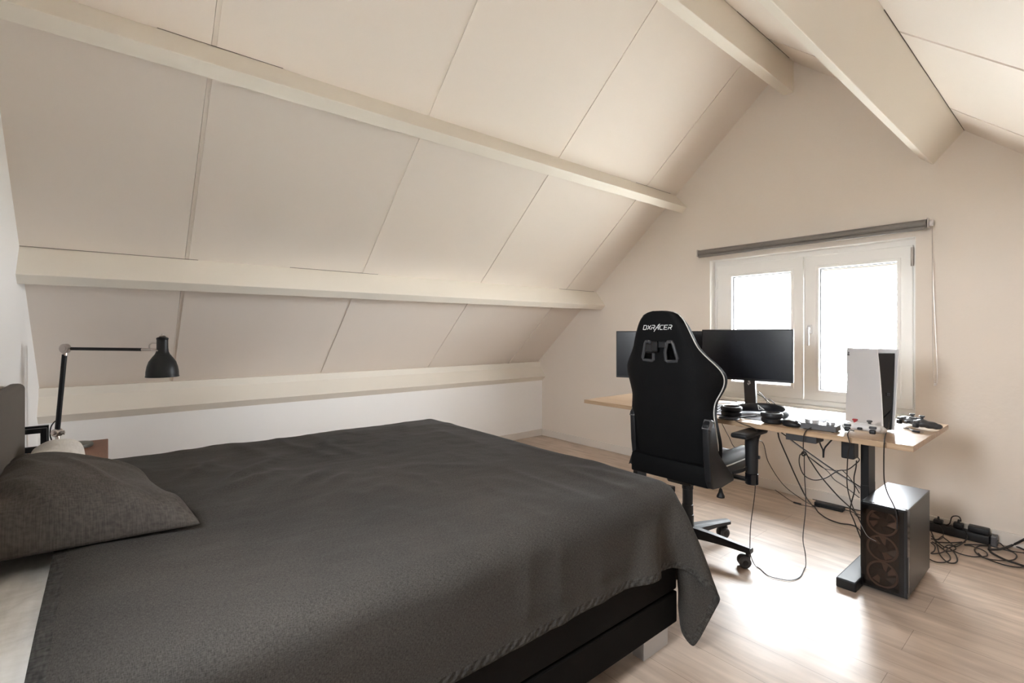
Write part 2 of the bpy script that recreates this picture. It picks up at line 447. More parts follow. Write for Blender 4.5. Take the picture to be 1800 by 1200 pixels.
# open joints between beams and panels, their shade painted as thin dark strips
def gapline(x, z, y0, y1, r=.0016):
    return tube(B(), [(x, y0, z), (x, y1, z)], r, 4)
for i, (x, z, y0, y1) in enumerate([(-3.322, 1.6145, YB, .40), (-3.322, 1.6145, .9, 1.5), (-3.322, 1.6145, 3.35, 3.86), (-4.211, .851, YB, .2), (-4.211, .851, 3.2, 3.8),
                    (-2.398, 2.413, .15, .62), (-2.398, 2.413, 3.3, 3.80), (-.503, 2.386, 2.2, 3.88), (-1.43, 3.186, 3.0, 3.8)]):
    struct('joint_shade', gapline(x, z, y0, y1), M['gap'], cl if x < -1 else cr)

# baseboards
# boxing behind the lowest beams
struct('trim_6', bx(XL - .12, XL - .03, YB, D, .66, .85), M['beam'])
struct('baseboard_front', bx(XL, XR, D - .014, D, 0, .075, .003), M['base'])
struct('baseboard_left', bx(XL, XL + .014, YB, D - .014, 0, .075, .003), M['base'])
struct('baseboard_right', bx(XR - .014, XR, YB, D - .014, 0, .075, .003), M['base'])

# window 1 ----------------------------------------------------------
w1 = bpy.data.objects.new('window_1', None); C.objects.link(w1); w1['kind'] = 'structure'
w1.location = ((WX0 + WX1) / 2, 3.97, WZ0); MW[w1] = Matrix.Translation(w1.location)
def rect_frame(x0, x1, z0, z1, l, r, b, t, y0, y1, bev=.004):
    """one frame mesh with a rectangular opening"""
    bm = B()
    o = [(x0, z0), (x1, z0), (x1, z1), (x0, z1)]; i = [(x0 + l, z0 + b), (x1 - r, z0 + b), (x1 - r, z1 - t), (x0 + l, z1 - t)]
    V = {}
    for k, y in enumerate((y0, y1)):
        V[k] = ([bm.verts.new((p[0], y, p[1])) for p in o], [bm.verts.new((p[0], y, p[1])) for p in i])
    es = []
    for a in range(4):
        c = (a + 1) % 4
        bm.faces.new((V[0][0][a], V[0][0][c], V[0][1][c], V[0][1][a]))
        bm.faces.new((V[1][0][a], V[1][0][c], V[1][1][c], V[1][1][a]))
        bm.faces.new((V[0][0][a], V[0][0][c], V[1][0][c], V[1][0][a]))
        bm.faces.new((V[0][1][a], V[0][1][c], V[1][1][c], V[1][1][a]))
    bm.edges.ensure_lookup_table()
    fr = [e for e in bm.edges if all(abs(v.co.y - y0) < 1e-6 for v in e.verts) and not (set(e.verts) & set(V[0][0]) and set(e.verts) & set(V[0][1]))]
    bmesh.ops.bevel(bm, geom=fr, offset=bev, segments=2, affect='EDGES', profile=.5)
    return bm
struct('window_frame', rect_frame(WX0, WX1, WZ0, WZ1, .045, .045, .05, .06, 3.975, 4.045), M['pvc'], w1, world=True)
def sash(x0, x1, z0, z1, gx0, gx1, gz0, gz1, seg='window_sash'):
    s = struct(seg, rect_frame(x0, x1, z0, z1, gx0 - x0, x1 - gx1, gz0 - z0, z1 - gz1, 3.955, 4.03, .006), M['pvc'], w1, world=True)
    struct('gasket', rect_frame(gx0 - .004, gx1 + .004, gz0 - .004, gz1 + .004, .009, .009, .009, .009, 3.975, 4.0, .001), M['gasket'], s, world=True)
    struct('glazing_bead', rect_frame(gx0 - .022, gx1 + .022, gz0 - .022, gz1 + .022, .021, .021, .021, .021, 3.948, 3.958, .003), M['pvc'], s, world=True)
    struct('pane', bx(gx0, gx1, 3.986, 3.992, gz0, gz1), M['glass'], s, world=True)
    return s
sl_ = sash(-2.055, -1.394, .70, 1.755, -1.925, -1.477, .797, 1.652)
sr_ = sash(-1.388, -.755, .70, 1.755, -1.286, -.837, .78, 1.657)
h = B(); box(h, -1.36, -1.332, 3.935, 3.956, 1.185, 1.25, .004); box(h, -1.355, -1.338, 3.915, 3.935, 1.215, 1.232, .003)
box(h, -1.356, -1.337, 3.905, 3.925, 1.10, 1.235, .006)
struct('window_handle', h, M['wht'], sr_, world=True)
for (x, z0, z1) in ((-2.052, 1.56, 1.68), (-2.052, .72, .80), (-.757, 1.62, 1.74)):
    struct('hinge', cyl(B(), (x, 3.95, z0), (x, 3.95, z1), .008, bev=.002, seg=12), M['chrome'] if x > -1 else M['pvc'], w1, world=True)
for x in (WX0, WX1 - .004):
    struct('reveal_lining', bx(x, x + .004, D + .001, 3.974, WZ0 + .003, WZ1 - .005), M['pvc'], w1, world=True)
struct('reveal_lining', bx(WX0, WX1, D + .001, 3.974, WZ1 - .004, WZ1), M['pvc'], w1, world=True)
struct('window_sill', bx(WX0 + .002, WX1 - .002, 3.885, 3.975, WZ0 - .03, WZ0 + .002, .004), M['sill'], w1, world=True)
# outer brick reveal with roof overhang
ob = B(); box(ob, WX0 - .35, WX1 + .35, 4.19, 4.62, 1.665, 1.80)
struct('trim_8', ob, M['soffit'])
w3 = bpy.data.objects.new('fill_window', None); C.objects.link(w3); w3['kind'] = 'structure'  # frame and pane of the added window, there for fill light
w3.location = ((BW[0] + BW[1]) / 2, YB - .08, BW[2]); MW[w3] = Matrix.Translation(w3.location)
struct('window_frame', rect_frame(BW[0], BW[1], BW[2], BW[3], .05, .05, .05, .05, YB - .10, YB - .04), M['pvc'], w3, world=True)
struct('pane', bx(BW[0] + .045, BW[1] - .045, YB - .075, YB - .07, BW[2] + .045, BW[3] - .045), M['glass'], w3, world=True)
# ---------------------------------------------------------------- roller blind
rb = thing('roller_blind', 'rolled up grey roller blind with bead chain mounted above the window', 'blind', (-1.405, 3.84, 1.80))
struct_x0, struct_x1 = -2.165, -.655
obj('fabric_roll', cyl(B(), (struct_x0 + .01, 3.845, 1.862), (struct_x1 - .012, 3.845, 1.862), .025, seg=28), M['grey_alu'], rb, smooth=True, world=True)
obj('bottom_bar', bx(struct_x0 + .015, struct_x1 - .015, 3.822, 3.834, 1.822, 1.842, .004), M['grey_alu'], rb, world=True)
for x in (struct_x0, struct_x1 - .008):
    obj('bracket', bx(x, x + .008, 3.82, 3.89, 1.832, 1.892, .003), M['chrome'], rb, world=True)
ch = B()
cp = catmull([(-.642, 3.845, 1.866), (-.641, 3.84, 1.6), (-.640, 3.84, 1.2), (-.636, 3.842, .95), (-.628, 3.845, .885), (-.618, 3.848, .93), (-.628, 3.852, 1.2), (-.64, 3.855, 1.6), (-.642, 3.852, 1.866)], 40)
tube(ch, cp, lambda t: .0018 + .0009 * (1 if int(t * 640) % 2 else 0), 6)
obj('bead_chain', ch, M['chrome'], rb, world=True)
obj('chain_connector', bx(-.634, -.622, 3.84, 3.85, .872, .888, .002), M['chrome'], rb, world=True)
obj('chain_wheel', cyl(B(), (-.655, 3.845, 1.862), (-.636, 3.845, 1.862), .02, seg=20, bev=.003), M['wht'], rb, world=True, smooth=True)

# ---------------------------------------------------------------- outside
struct('ground', bx(-120, 120, -120, 120, -6.2, -6), M['ground'])
def house(label, x0, x1, y0, y1, ze, rz_, hip, mr, tag_rows=True):
    t = thing('house', label, 'house', ((x0 + x1) / 2, (y0 + y1) / 2, -6))
    obj('wall', bx(x0, x1, y0, y1, -6, ze), M['outw'], t, world=True)
    ym = (y0 + y1) / 2; bm = B(); o = .4
    n = 14
    # tiled slope facing the window, in stepped courses
    def ridge_x(f, side): return (x0 - o + hip * f) if side < 0 else (x1 + o - hip * f)
    prev = None
    for k in range(n + 1):
        f = k / n
        y = (y0 - o) + (ym - y0 + o) * f; z = ze + (rz_ - ze) * f
        a = (ridge_x(f, -1), y, z); b = (ridge_x(f, 1), y, z)
        if prev:
            va = [bm.verts.new(c) for c in (prev[0], prev[1], (b[0], b[1], b[2] - .05), (a[0], a[1], a[2] - .05))]
            bm.faces.new(va)
            vb = [bm.verts.new(c) for c in ((a[0], a[1], a[2] - .05), (b[0], b[1], b[2] - .05), b, a)]
            bm.faces.new(vb)
        prev = (a, b)
    bb = [bm.verts.new(c) for c in ((x0 - o, y1 + o, ze), (x1 + o, y1 + o, ze), prev[1], prev[0])]; bm.faces.new(bb)
    for s, xx, rx_ in ((-1, x0 - o, prev[0][0]), (1, x1 + o, prev[1][0])):
        bm.faces.new([bm.verts.new(c) for c in ((xx, y0 - o, ze), (xx, y1 + o, ze), (rx_, ym, rz_))])
    bmesh.ops.remove_doubles(bm, verts=bm.verts, dist=.001)
    obj('roof', bm, mr, t, world=True)
    return t
house('neighbouring house with a hipped tiled roof seen through the left pane', -17.5, -6.2, 17, 25, -.6, 2.1, 2.3, M['rooft'])
hb = house('pale neighbouring house with a low roof seen through the right pane', -5.2, 1.2, 19, 25, -.7, 1.2, .4, M['outw'])

# ---------------------------------------------------------------- bed
BX0, BX1, BY0, BY1 = -2.87, -1.03, -.262, 1.68
bed = thing('bed', 'black box spring double bed with silver block legs under the grey bedspread', 'bed', ((BX0 + BX1) / 2, (BY0 + BY1) / 2, 0))
ba = B(); prism(ba, [(BY0, .215), (BY1, .215), (BY1, .40), (BY0, .40)], BX0 + .005, BX1 - .003, 'x', .006)
obj('box_base', ba, M['bedblk'], bed, world=True)
obj('base_core', bx(BX0 + .04, BX1 - .04, BY0 + .02, BY1 - .03, .095, .40), M['bedblk'], bed, world=True)
for y0, y1 in ((BY0 + .01, .70), (.708, BY1 - .002)):
    obj('drawer_front', bx(BX1 - .035, BX1, y0, y1, .09, .208, .005), M['bedblk'], bed, world=True)
obj('end_panel', bx(BX0 + .02, BX1 - .04, BY1 - .03, BY1 - .003, .09, .21, .005), M['bedblk'], bed, world=True)
for x0 in (BX1 - .075, BX0 + .02):
    for y0 in (1.50, BY0 + .02):
        obj('leg', bx(x0, x0 + .05, y0, y0 + .155, 0, .10, .002), M['silver'], bed, world=True)
mt = bx(BX0 + .01, BX1 - .01, BY0, BY1 + .01, .40, .605, .04, 4)
obj('mattress', mt, M['sheet'], bed, smooth=True, world=True)
shb = B(); uvl = shb.loops.layers.uv.new('UVMap'); nxs, nys = 120, 24; SV = []
for i in range(nxs + 1):
    x = BX1 - .012 - (BX1 - BX0 - .03) * i / nxs; row = []
    for j in range(nys + 1):
        y = BY0 + .004 + (.30) * j / nys
        e = min(1, (BX1 - .012 - x) / .05); z = .607 - .03 * (1 - e) ** 2
        q = (x * .8 + y * 1.5)
        z += e * (.0075 * max(0, math.sin(q * 34 + 3 * noise.noise(Vector((x * 2, y * 3, 1))))) ** 2 * (.5 + noise.noise(Vector((x * 3, y * 3, 7)))) + .003 * noise.noise(Vector((x * 14, y * 5, 2))))
        row.append(shb.verts.new((x, y, z)))
    SV.append(row)
for i in range(nxs):
    for j in range(nys):
        f = shb.faces.new((SV[i][j], SV[i][j + 1], SV[i + 1][j + 1], SV[i + 1][j]))
        for lp in f.loops: lp[uvl].uv = (lp.vert.co.x, lp.vert.co.y)
obj('bed_sheet', shb, M['sheet'], bed, smooth=True, angle=180, world=True)
hd = bx(BX0 - .02, BX1 + .02, -.325, -.268, .12, .985, .022, 4)
obj('headboard', hd, M['head'], bed, smooth=True, world=True)

# ---- bedspread: cloth draped by a small position-based solver
TOPZ = .612
def lump(x, y):
    """swell of the made bed under the cover (metres)"""
    h = .018 * math.exp(-((y + .02) / .25) ** 2) * (1 if x < -1.6 else .7)
    h += .012 * noise.noise(Vector((x * 1.3 + 3, y * 1.1, 0)))
    e = min(1, max(0, (BX1 - x) / .25)) * min(1, max(0, (x - BX0) / .2)) * min(1, max(0, (BY1 + .02 - y) / .25))
    return h * e + .010 * e
def wrinkle(x, y):
    v = 0
    p = Vector((x * 3.1 + 7 * noise.noise(Vector((x, y, 3))) * .25, y * 5.5, 2.2))
    r = 1 - abs(noise.noise(p)) * 2.2
    m = max(0, min(1, .55 + 1.3 * noise.noise(Vector((x * 1.1, y * 1.3, 9)))))
    v += .009 * max(0, r) ** 3 * m
    p2 = Vector((x * 9 + y * 3, y * 7 - x * 2, 5.1)); v += .0016 * noise.noise(p2)
    p3 = Vector((x * 2.2, y * 2.6, 15)); v += .006 * noise.noise(p3)
    # pulled creases next to the grey pillow
    for cx, cy, ang, ln, am in ((-2.15, .42, 2.5, .16, .012), (-2.02, .40, 2.2, .14, .009), (-2.3, .56, 2.7, .14, .007), (-1.92, .60, 2.35, .10, .008), (-1.85, .68, 2.3, .08, .006), (-2.5, .85, 2.6, .1, .006), (-2.35, .3, 2.6, .2, .008)):
        dx, dy = x - cx, y - cy
        a = dx * math.cos(ang) + dy * math.sin(ang); b = -dx * math.sin(ang) + dy * math.cos(ang)
        v += 2.3 * am * math.exp(-(a / ln) ** 2 - (b / .022) ** 2)
    return v
def solve_cover():
    h = .026
    a0, a1, b0, b1 = BX0 - .30, BX1 + .262, -.105, BY1 + .03 + .385
    na, nb = int(round((a1 - a0) / h)) + 1, int(round((b1 - b0) / h)) + 1
    A, Bv = np.meshgrid(np.linspace(a0, a1, na), np.linspace(b0, b1, nb), indexing='ij')
    rng = np.random.RandomState(4)
    P = np.stack([A, Bv, np.full_like(A, TOPZ + .012)], -1)
    P[..., 2] += rng.rand(na, nb) * .002
    edge = .05
    pin = (A > BX0 + edge) & (A < BX1 - edge) & (Bv < BY1 + .01 - edge)
    W = np.where(pin, 0., 1.)
    V = np.zeros_like(P)
    ha, hb_ = (a1 - a0) / (na - 1), (b1 - b0) / (nb - 1)
    hd_ = math.hypot(ha, hb_)
    cons = []
    def add(da, db, rest, k):
        # colour by stepping along the main direction
        st = max(abs(da), abs(db)) * 2
        for c in range(st):
            i0 = np.arange(na - abs(da)) if da >= 0 else np.arange(na - abs(da))
            j0 = np.arange(nb - abs(db))
            II, JJ = np.meshgrid(i0, j0, indexing='ij')
            if db < 0: JJ = JJ - db
            key = II if da else JJ
            step = abs(da) if da else abs(db)
            sel = (key // step) % 2 == (c // step) if step > 1 else key % 2 == c
            if step > 1: sel = sel & (key % step == c % step)
            i, j = II[sel], JJ[sel]
            if len(i): cons.append((i, j, i + da, j + db, rest, k))
    add(1, 0, ha, 1.); add(0, 1, hb_, 1.); add(1, 1, hd_, .5); add(1, -1, hd_, .5)
    add(2, 0, 2 * ha, .35); add(0, 2, 2 * hb_, .35); add(4, 0, 4 * ha, .12); add(0, 4, 4 * hb_, .12)
    ws = []
    for (i, j, k, l, r, s) in cons:
        w1_, w2_ = W[i, j], W[k, l]; tot = w1_ + w2_; tot[tot == 0] = 1
        ws.append((w1_ / tot * s, w2_ / tot * s))
    rad = .055; th = .010
    lo = np.array([BX0, -2., -2.]); hi = np.array([BX1, BY1 + .02, TOPZ])
    cen, half = (lo + hi) / 2, (hi - lo) / 2 - rad
    dt = 1 / 50.
    steps = 240
    for it in range(steps):
        V[..., 2] -= 9.8 * dt
        V *= .965
        V *= W[..., None]
        Q = P + V * dt
        for sub in range(14):
            for (i, j, k, l, r, s), (wa, wb) in zip(cons, ws):
                d = Q[k, l] - Q[i, j]
                ln = np.sqrt((d * d).sum(-1)) + 1e-9
                c = ((ln - r) / ln)[:, None] * d
                if s < .5: c = np.where((ln < r)[:, None], c, c * .3)
                Q[i, j] += c * wa[:, None]; Q[k, l] -= c * wb[:, None]
            q = Q - cen; aq = np.abs(q) - half
            ex = np.maximum(aq, 0); L = np.sqrt((ex * ex).sum(-1)) + 1e-9
            hit = (L < rad + th) & (L > 1e-6)
            ins = (aq.max(-1) <= 0)
            push = (rad + th - L)[..., None] * (ex / L[..., None]) * np.sign(q)
            Q = np.where(hit[..., None] & (W > 0)[..., None], Q + push, Q)
            # friction
            fr = hit & (W > 0)
            Q[fr, :2] = Q[fr, :2] * .75 + P[fr, :2] * .25
            if ins.any():
                m = ins & (W > 0); Q[m, 2] = TOPZ + th
            fl = Q[..., 2] < .010
            Q[..., 2] = np.where(fl, .010, Q[..., 2])
            Q[fl, :2] = Q[fl, :2] * .4 + P[fl, :2] * .6
        V = (Q - P) / dt
        sp = np.sqrt((V * V).sum(-1))[..., None]; V = np.where(sp > 3, V * 3 / np.maximum(sp, 1e-6), V)
        P = Q
    return A, Bv, P, pin
A_, B_, P_, pin_ = solve_cover()
na, nb = A_.shape
G = [[None] * nb for _ in range(na)]
# normals for wrinkle displacement
du = np.gradient(P_, axis=0); dv = np.gradient(P_, axis=1)
nn = np.cross(du, dv); nn /= (np.linalg.norm(nn, axis=-1, keepdims=True) + 1e-9)
for i in range(na):
    for j in range(nb):
        a, b = float(A_[i, j]), float(B_[i, j]); p = Vector(P_[i, j]); n = Vector(nn[i, j])
        if n.z < 0 and p.z > .55: n = -n
        w = wrinkle(a, b)
        edge_d = min(a - A_[0, 0], A_[-1, 0] - a, b - B_[0, 0], B_[0, -1] - b)
        G[i][j] = p + n * w * (1 if edge_d > .06 else .4)
        if i in (2, na - 3) or j in (1, nb - 3): G[i][j] -= n * .0022
        ins_ = BX0 - .02 < p.x < BX1 + .02 and p.y < BY1 + .03 and p.z > .58
        if ins_: G[i][j].z += lump(p.x, p.y)
bc = thing('bedspread', 'dark grey cotton bedspread draped over the bed, one corner hanging low at its foot', 'bedspread', ((BX0 + BX1) / 2, .8, TOPZ))
def is_hem(i, j):
    return j < 1 or i >= na - 2 or i < 1 or j >= nb - 2
bm = B(); uvl = bm.loops.layers.uv.new('UVMap')
VV = [[bm.verts.new(G[i][j]) for j in range(nb)] for i in range(na)]
for i in range(na - 1):
    for j in range(nb - 1):
        f = bm.faces.new((VV[i][j], VV[i + 1][j], VV[i + 1][j + 1], VV[i][j + 1]))
        f.material_index = 1 if is_hem(i, j) else 0
        for lp, (p, q) in zip(f.loops, ((i, j), (i + 1, j), (i + 1, j + 1), (i, j + 1))):
            lp[uvl].uv = (float(A_[p, q]), float(B_[p, q]))
cloth = obj('cloth', bm, M['cover'], bc, smooth=True, angle=180, world=True)
cloth.data.materials.append(M['hem'])
evaluate(cloth, [('SUBSURF', dict(levels=2, render_levels=2)), ('SOLIDIFY', dict(thickness=.004, offset=-1))])
full = cloth.data
for idx, nm in ((0, 'cloth'), (1, 'hem')):
    b2 = B(); b2.from_mesh(full)
    bmesh.ops.delete(b2, geom=[f for f in b2.faces if f.material_index != idx], context='FACES')
    for f in b2.faces: f.material_index = 0; f.smooth = True
    me = bpy.data.meshes.new(nm); b2.to_mesh(me); b2.free()
    me.materials.append(M['cover'] if idx == 0 else M['hem'])
    if idx == 0: cloth.data = me
    else:
        ho = bpy.data.objects.new('hem', me); C.objects.link(ho); ho.parent = bc; MW[ho] = MW[bc]

# ---- pillows
def pillow(name, label, quad, zb, T, m, lean=0, seedz=0, wr=.012):
    """quad = near-front, far-front, far-back, near-back corners (x, y); T = thickness"""
    bm = B(); uvl = bm.loops.layers.uv.new('UVMap'); n = 44
    q = [Vector(c) for c in quad]
    S = {}
    for side in (0, 1):
        for i in range(n + 1):
            for j in range(n + 1):
                u, v = i / n, j / n
                cu, cv = 2 * u - 1, 2 * v - 1
                # pinch edges between corners
                pu = cu * (1 - .02 * (1 - cv * cv)); pv = cv * (1 - .04 * (1 - cu * cu))
                uu, vv = (pu + 1) / 2, (pv + 1) / 2
                p = (q[0] * (1 - uu) + q[1] * uu) * (1 - vv) + (q[3] * (1 - uu) + q[2] * uu) * vv
                t = max(0, (1 - cu ** 2) * (1 - cv ** 2)) ** .33
                lz = lean * vv * (1 - abs(cu) ** 12); z0 = zb + .012 + lz
                if side == 0:
                    z = z0 + T * t
                    w = noise.noise(Vector((p.x * 5 + seedz, p.y * 6, 1))) * wr + max(0, 1 - abs(noise.noise(Vector((p.x * 4 - p.y * 5, p.y * 4 + seedz, 4)))) * 6) * .010
                    cor = max(0, 1 - math.hypot(1 - abs(cu), 1 - abs(cv)) / .7)
                    w += .014 * cor * math.sin(18 * (cu * cv + .3 * cu))
                    z += w * min(1, t * 1.6)
                else:
                    z = z0 - (.010 + lz) * t ** .5
                if side == 1 and (i in (0, n) or j in (0, n)):
                    S[(side, i, j)] = S[(0, i, j)]
                else:
                    S[(side, i, j)] = bm.verts.new((p.x, p.y, z))
    for side in (0, 1):
        for i in range(n):
            for j in range(n):
                f = bm.faces.new([S[(side, a, b)] for a, b in ((i, j), (i + 1, j), (i + 1, j + 1), (i, j + 1))])
                for lp, (a, b) in zip(f.loops, ((i, j), (i + 1, j), (i + 1, j + 1), (i, j + 1))): lp[uvl].uv = (a / n * .7, b / n * .5)
    o = obj(name, bm, m, None, smooth=True, angle=180, label=label, cat='pillow')
    sb = o.modifiers.new('sub', 'SUBSURF'); sb.levels = 1; sb.render_levels = 1
    return o
gp = pillow('pillow', 'plump dark grey pillow lying against the grey headboard', [(-1.60, .205), (-2.30, .03), (-2.32, -.25), (-1.62, -.255)], .650, .112, M['pillowc'], lean=.085, wr=.016)
ear = B()
tube(ear, [(-1.69, .115, .700), (-1.665, .145, .695), (-1.645, .165, .686), (-1.632, .182, .674), (-1.632, .194, .664)], lambda t: .017 * (1 - .5 * t), 10, sm=5, flat=(1, .6))
eo = obj('corner_fold', ear, M['pillowc'], gp, smooth=True, angle=180, world=True)
pillow('pillow', 'white pillow in the far corner of the bed beside the lamp', [(-2.46, -.055), (-2.88, -.075), (-2.88, -.255), (-2.46, -.255)], .617, .135, M['sheet'], seedz=4, wr=.006)

# ---------------------------------------------------------------- nightstand and lamp
ns = thing('nightstand', 'reddish brown wooden nightstand with the black lamp on its top', 'nightstand', (-3.42, -.16, 0))
obj('table_top', bx(-3.72, -3.13, YB + .005, 0, .55, .572, .003), M['woodred'], ns, world=True)
obj('cabinet', bx(-3.70, -3.15, YB + .01, -.015, .06, .549, .002), M['woodred'], ns, world=True)
for z in (.08, .32):
    d = obj('drawer_front', bx(-3.69, -3.16, -.0148, .0, z, z + .21, .003), M['woodred'], ns, world=True)
    obj('knob', cyl(B(), (-3.42, 0, z + .1), (-3.42, .02, z + .1), .012, seg=16), M['chrome'], d, world=True, smooth=True)
for x in (-3.69, -3.19):
    for y in (YB + .02, -.055):
        obj('leg', bx(x, x + .035, y, y + .035, 0, .06), M['woodred'], ns, world=True)

LX, LY = -3.575, -.197
lamp = thing('desk_lamp', 'black jointed work lamp with nickel joints standing on the wooden nightstand', 'lamp', (LX, LY, .572))
lathe_b = lathe(B(), [(.001, .572), (.088, .572), (.09, .578), (.088, .590), (.05, .595), (.001, .596)], 40, (LX + .015, LY + .045, 0), cap=False)
obj('lamp_base', lathe_b, mat('lamp_base_grey', (.11, .105, .09), .4, .2, bump=.03), lamp, smooth=True, world=True)
def off(px, py):   # the lamp stands in a plane square to the view
    u = (px - 900) / F_PX; dep = 2.61
    k = DV + u * RV
    return Vector((k.x * dep, k.y * dep, CAMZ - (py - HZ) * dep / F_PX))
j0, j1, j2, j3 = off(103, 784), off(100.5, 760), off(114.5, 612.5), off(268, 614.5)
rdir = Vector((RV.x, RV.y, 0)); vdir = Vector((-DV.x, -DV.y, 0))
obj('lamp_stem', cyl(B(), (j0.x, j0.y, .593), j1, .011, seg=16), M['chrome'], lamp, smooth=True, world=True)
kb = B(); cyl(kb, j1 - vdir * .018, j1 + vdir * .018, .021, seg=24, bev=.003); cyl(kb, j1 + vdir * .018, j1 + vdir * .03, .010, seg=16, bev=.002)
cyl(kb, j1 + rdir * .018, j1 + rdir * .036, .008, seg=12)
for a in (0, PI / 2): box(kb, -.003, .003, -.003, .003, -.012, .012, mx=Matrix.Translation(j1 + rdir * .036) @ Matrix.Rotation(a, 4, 'Y'))
obj('lower_joint', kb, M['chrome'], lamp, smooth=True, world=True)
obj('lower_arm', cyl(B(), j1 + (j2 - j1) * .03, j1 + (j2 - j1) * .93, .0115, seg=16), M['blk'], lamp, smooth=True, world=True)
kj = B(); cyl(kj, j2 - vdir * .012, j2 + vdir * .012, .0255, seg=28, bev=.003); cyl(kj, j2 - Vector((0, 0, .02)), j2 - Vector((0, 0, .038)), .010, seg=14)
cyl(kj, j2 + vdir * .012, j2 + vdir * .015, .016, seg=24, bev=.001)
obj('elbow_joint', kj, M['chrome'], lamp, smooth=True, world=True)
obj('upper_arm', cyl(B(), j2 + (j3 - j2) * .07, j2 + (j3 - j2) * .88, .0085, seg=16), M['blk'], lamp, smooth=True, world=True)
obj('arm_end', cyl(B(), j2 + (j3 - j2) * .86, j3 + rdir * .015, .0085, .006, seg=16), M['chrome'], lamp, smooth=True, world=True)
sc_ = off(285.5, 615)
shade_top, zb_ = off(285.5, 593).z, off(285.5, 662).z
H = shade_top - zb_
prof = [(.0905, 0), (.0915, .004), (.089, .008), (.088, .03), (.083, .055), (.073, .082), (.055, .105), (.04, .122), (.034, .135), (.0315, .155), (.031, H - .012), (.033, H - .010), (.033, H - .003), (.028, H), (.012, H + .004), (.001, H + .005)]
inn = [(.001, H - .02), (.028, H - .02), (.028, .14), (.05, .103), (.07, .08), (.08, .055), (.085, .03), (.087, .0)]
prof = [(r_ * .835, z_) for r_, z_ in prof]; inn = [(r_ * .835, z_) for r_, z_ in inn]
lb = lathe(B(), prof + list(inn), 40, (sc_.x, sc_.y, zb_), cap=False)
sh = obj('lamp_shade', lb, M['blk'], lamp, smooth=True, world=True, angle=40)
cap_ = B(); lathe(cap_, [(.014, H + .003), (.016, H + .006), (.012, H + .010), (.004, H + .012), (.003, H + .02), (.001, H + .022)], 20, (sc_.x, sc_.y, zb_))
obj('shade_cap', cap_, M['chrome'], sh, smooth=True, world=True)
hs = B(); b0 = Vector((sc_.x, sc_.y, 0)) - rdir * .034
tube(hs, [b0 + Vector((0, 0, zb_ + H - .03)), b0 - rdir * .022 + Vector((0, 0, zb_ + H - .03)), b0 - rdir * .036 + Vector((0, 0, zb_ + H - .042)), b0 - rdir * .036 + Vector((0, 0, zb_ + H - .062))], .004, 8, sm=5)
obj('shade_handle', hs, M['chrome'], sh, smooth=True, world=True)
fk = B(); zf = j3.z
for s in (1, -1):
    tube(fk, [j3 + vdir * .006 * s, j3 + rdir * .03 + vdir * .034 * s, Vector((sc_.x, sc_.y, zf - .004)) + vdir * .036 * s], .004, 8, sm=4)
obj('shade_fork', fk, M['chrome'], lamp, smooth=True, world=True)
obj('bulb', ellipsoid(B(), (sc_.x, sc_.y, zb_ + .05), (.028, .028, .035)), M['white'], sh, smooth=True, world=True)
lc = [off(101, 737), off(94, 743), off(89, 752), off(88, 765), off(89, 778) + Vector((0, 0, 0)), Vector((-3.60, -.30, .575)), Vector((-3.60, -.315, .3))]
obj('lamp_cord', tube(B(), lc[:5] + [Vector((lc[4].x - .02, lc[4].y - .06, .578))], .003, 8, sm=6), M['cable'], lamp, smooth=True, world=True)

# black steel rack behind the headboard
rk = thing('metal_rack', 'black square tube metal rack between the headboard and the lamp', 'rack', (-3.03, -.26, 0))
def rackframe(x, y1, z, w=.017):
    bm = B(); y0 = YB + .008
    poly = [(y0, 0), (y0, z), (y1, z), (y1, 0), (y1 - w, 0), (y1 - w, z - w), (y0 + w, z - w), (y0 + w, 0)]
    prism(bm, poly, x, x + .02, 'x', .0015); return bm
obj('tall_frame', rackframe(-3.04, -.212, .768, .020), M['blk'], rk, world=True)
obj('tall_frame', rackframe(-3.12, -.212, .768, .020), M['blk'], rk, world=True)
obj('low_frame', rackframe(-2.965, -.235, .700, .022), M['blk'], rk, world=True)
obj('shelf', bx(-3.12, -2.945, YB + .03, -.236, .30, .312), M['blk'], rk, world=True)

# ---------------------------------------------------------------- desk
DZ = .724
dk = thing('desk', 'oak topped standing desk with black metal legs under the window', 'desk', (-1.40, 2.95, 0))
obj('desk_top', bx(-2.31, -.49, 2.577, 3.32, DZ - .025, DZ, .0015), M['desk'], dk, world=True)
for cx, s in ((-.7475, 1), (-2.06, -1)):
    lg = obj('leg', bx(cx - .0, cx + .035, 2.85, 2.96, .045, .45, .003) if s > 0 else bx(cx - .035, cx, 2.85, 2.96, .045, .45, .003), M['blk'], dk, world=True)
    obj('leg_sleeve', bx(cx + (.001 if s > 0 else -.034), cx + (.034 if s > 0 else -.001), 2.851, 2.959, .44, DZ - .045, .002), M['blk'], lg, world=True)
    obj('foot', bx(cx - .0425, cx + .0385, 2.64, 3.27, 0, .045, .006), M['blk'], dk, world=True)
obj('crossbar', bx(-2.06, -.7475, 2.88, 2.93, DZ - .065, DZ - .026, .002), M['blk'], dk, world=True)
for x in (-2.0, -.80):
    obj('top_rail', bx(x - .03, x + .03, 2.72, 3.25, DZ - .035, DZ - .0255, .002), M['blk'], dk, world=True)
obj('height_control', bx(-.792, -.738, 2.72, 2.79, .592, DZ - .0255, .006), M['blkpl'], dk, world=True)
obj('switch_box', bx(-.995, -.858, 2.60, 2.70, .664, DZ - .0255, .003), M['drk'], dk, world=True)
hk = B()
pA = [at_y(1436, 777, 2.66), at_y(1443, 783, 2.66), at_y(1446.5, 791, 2.66), at_y(1447, 804, 2.66)]
pB = [at_y(1466, 774, 2.66), at_y(1455, 780, 2.66), at_y(1448.5, 789, 2.66), at_y(1447, 804, 2.66)]
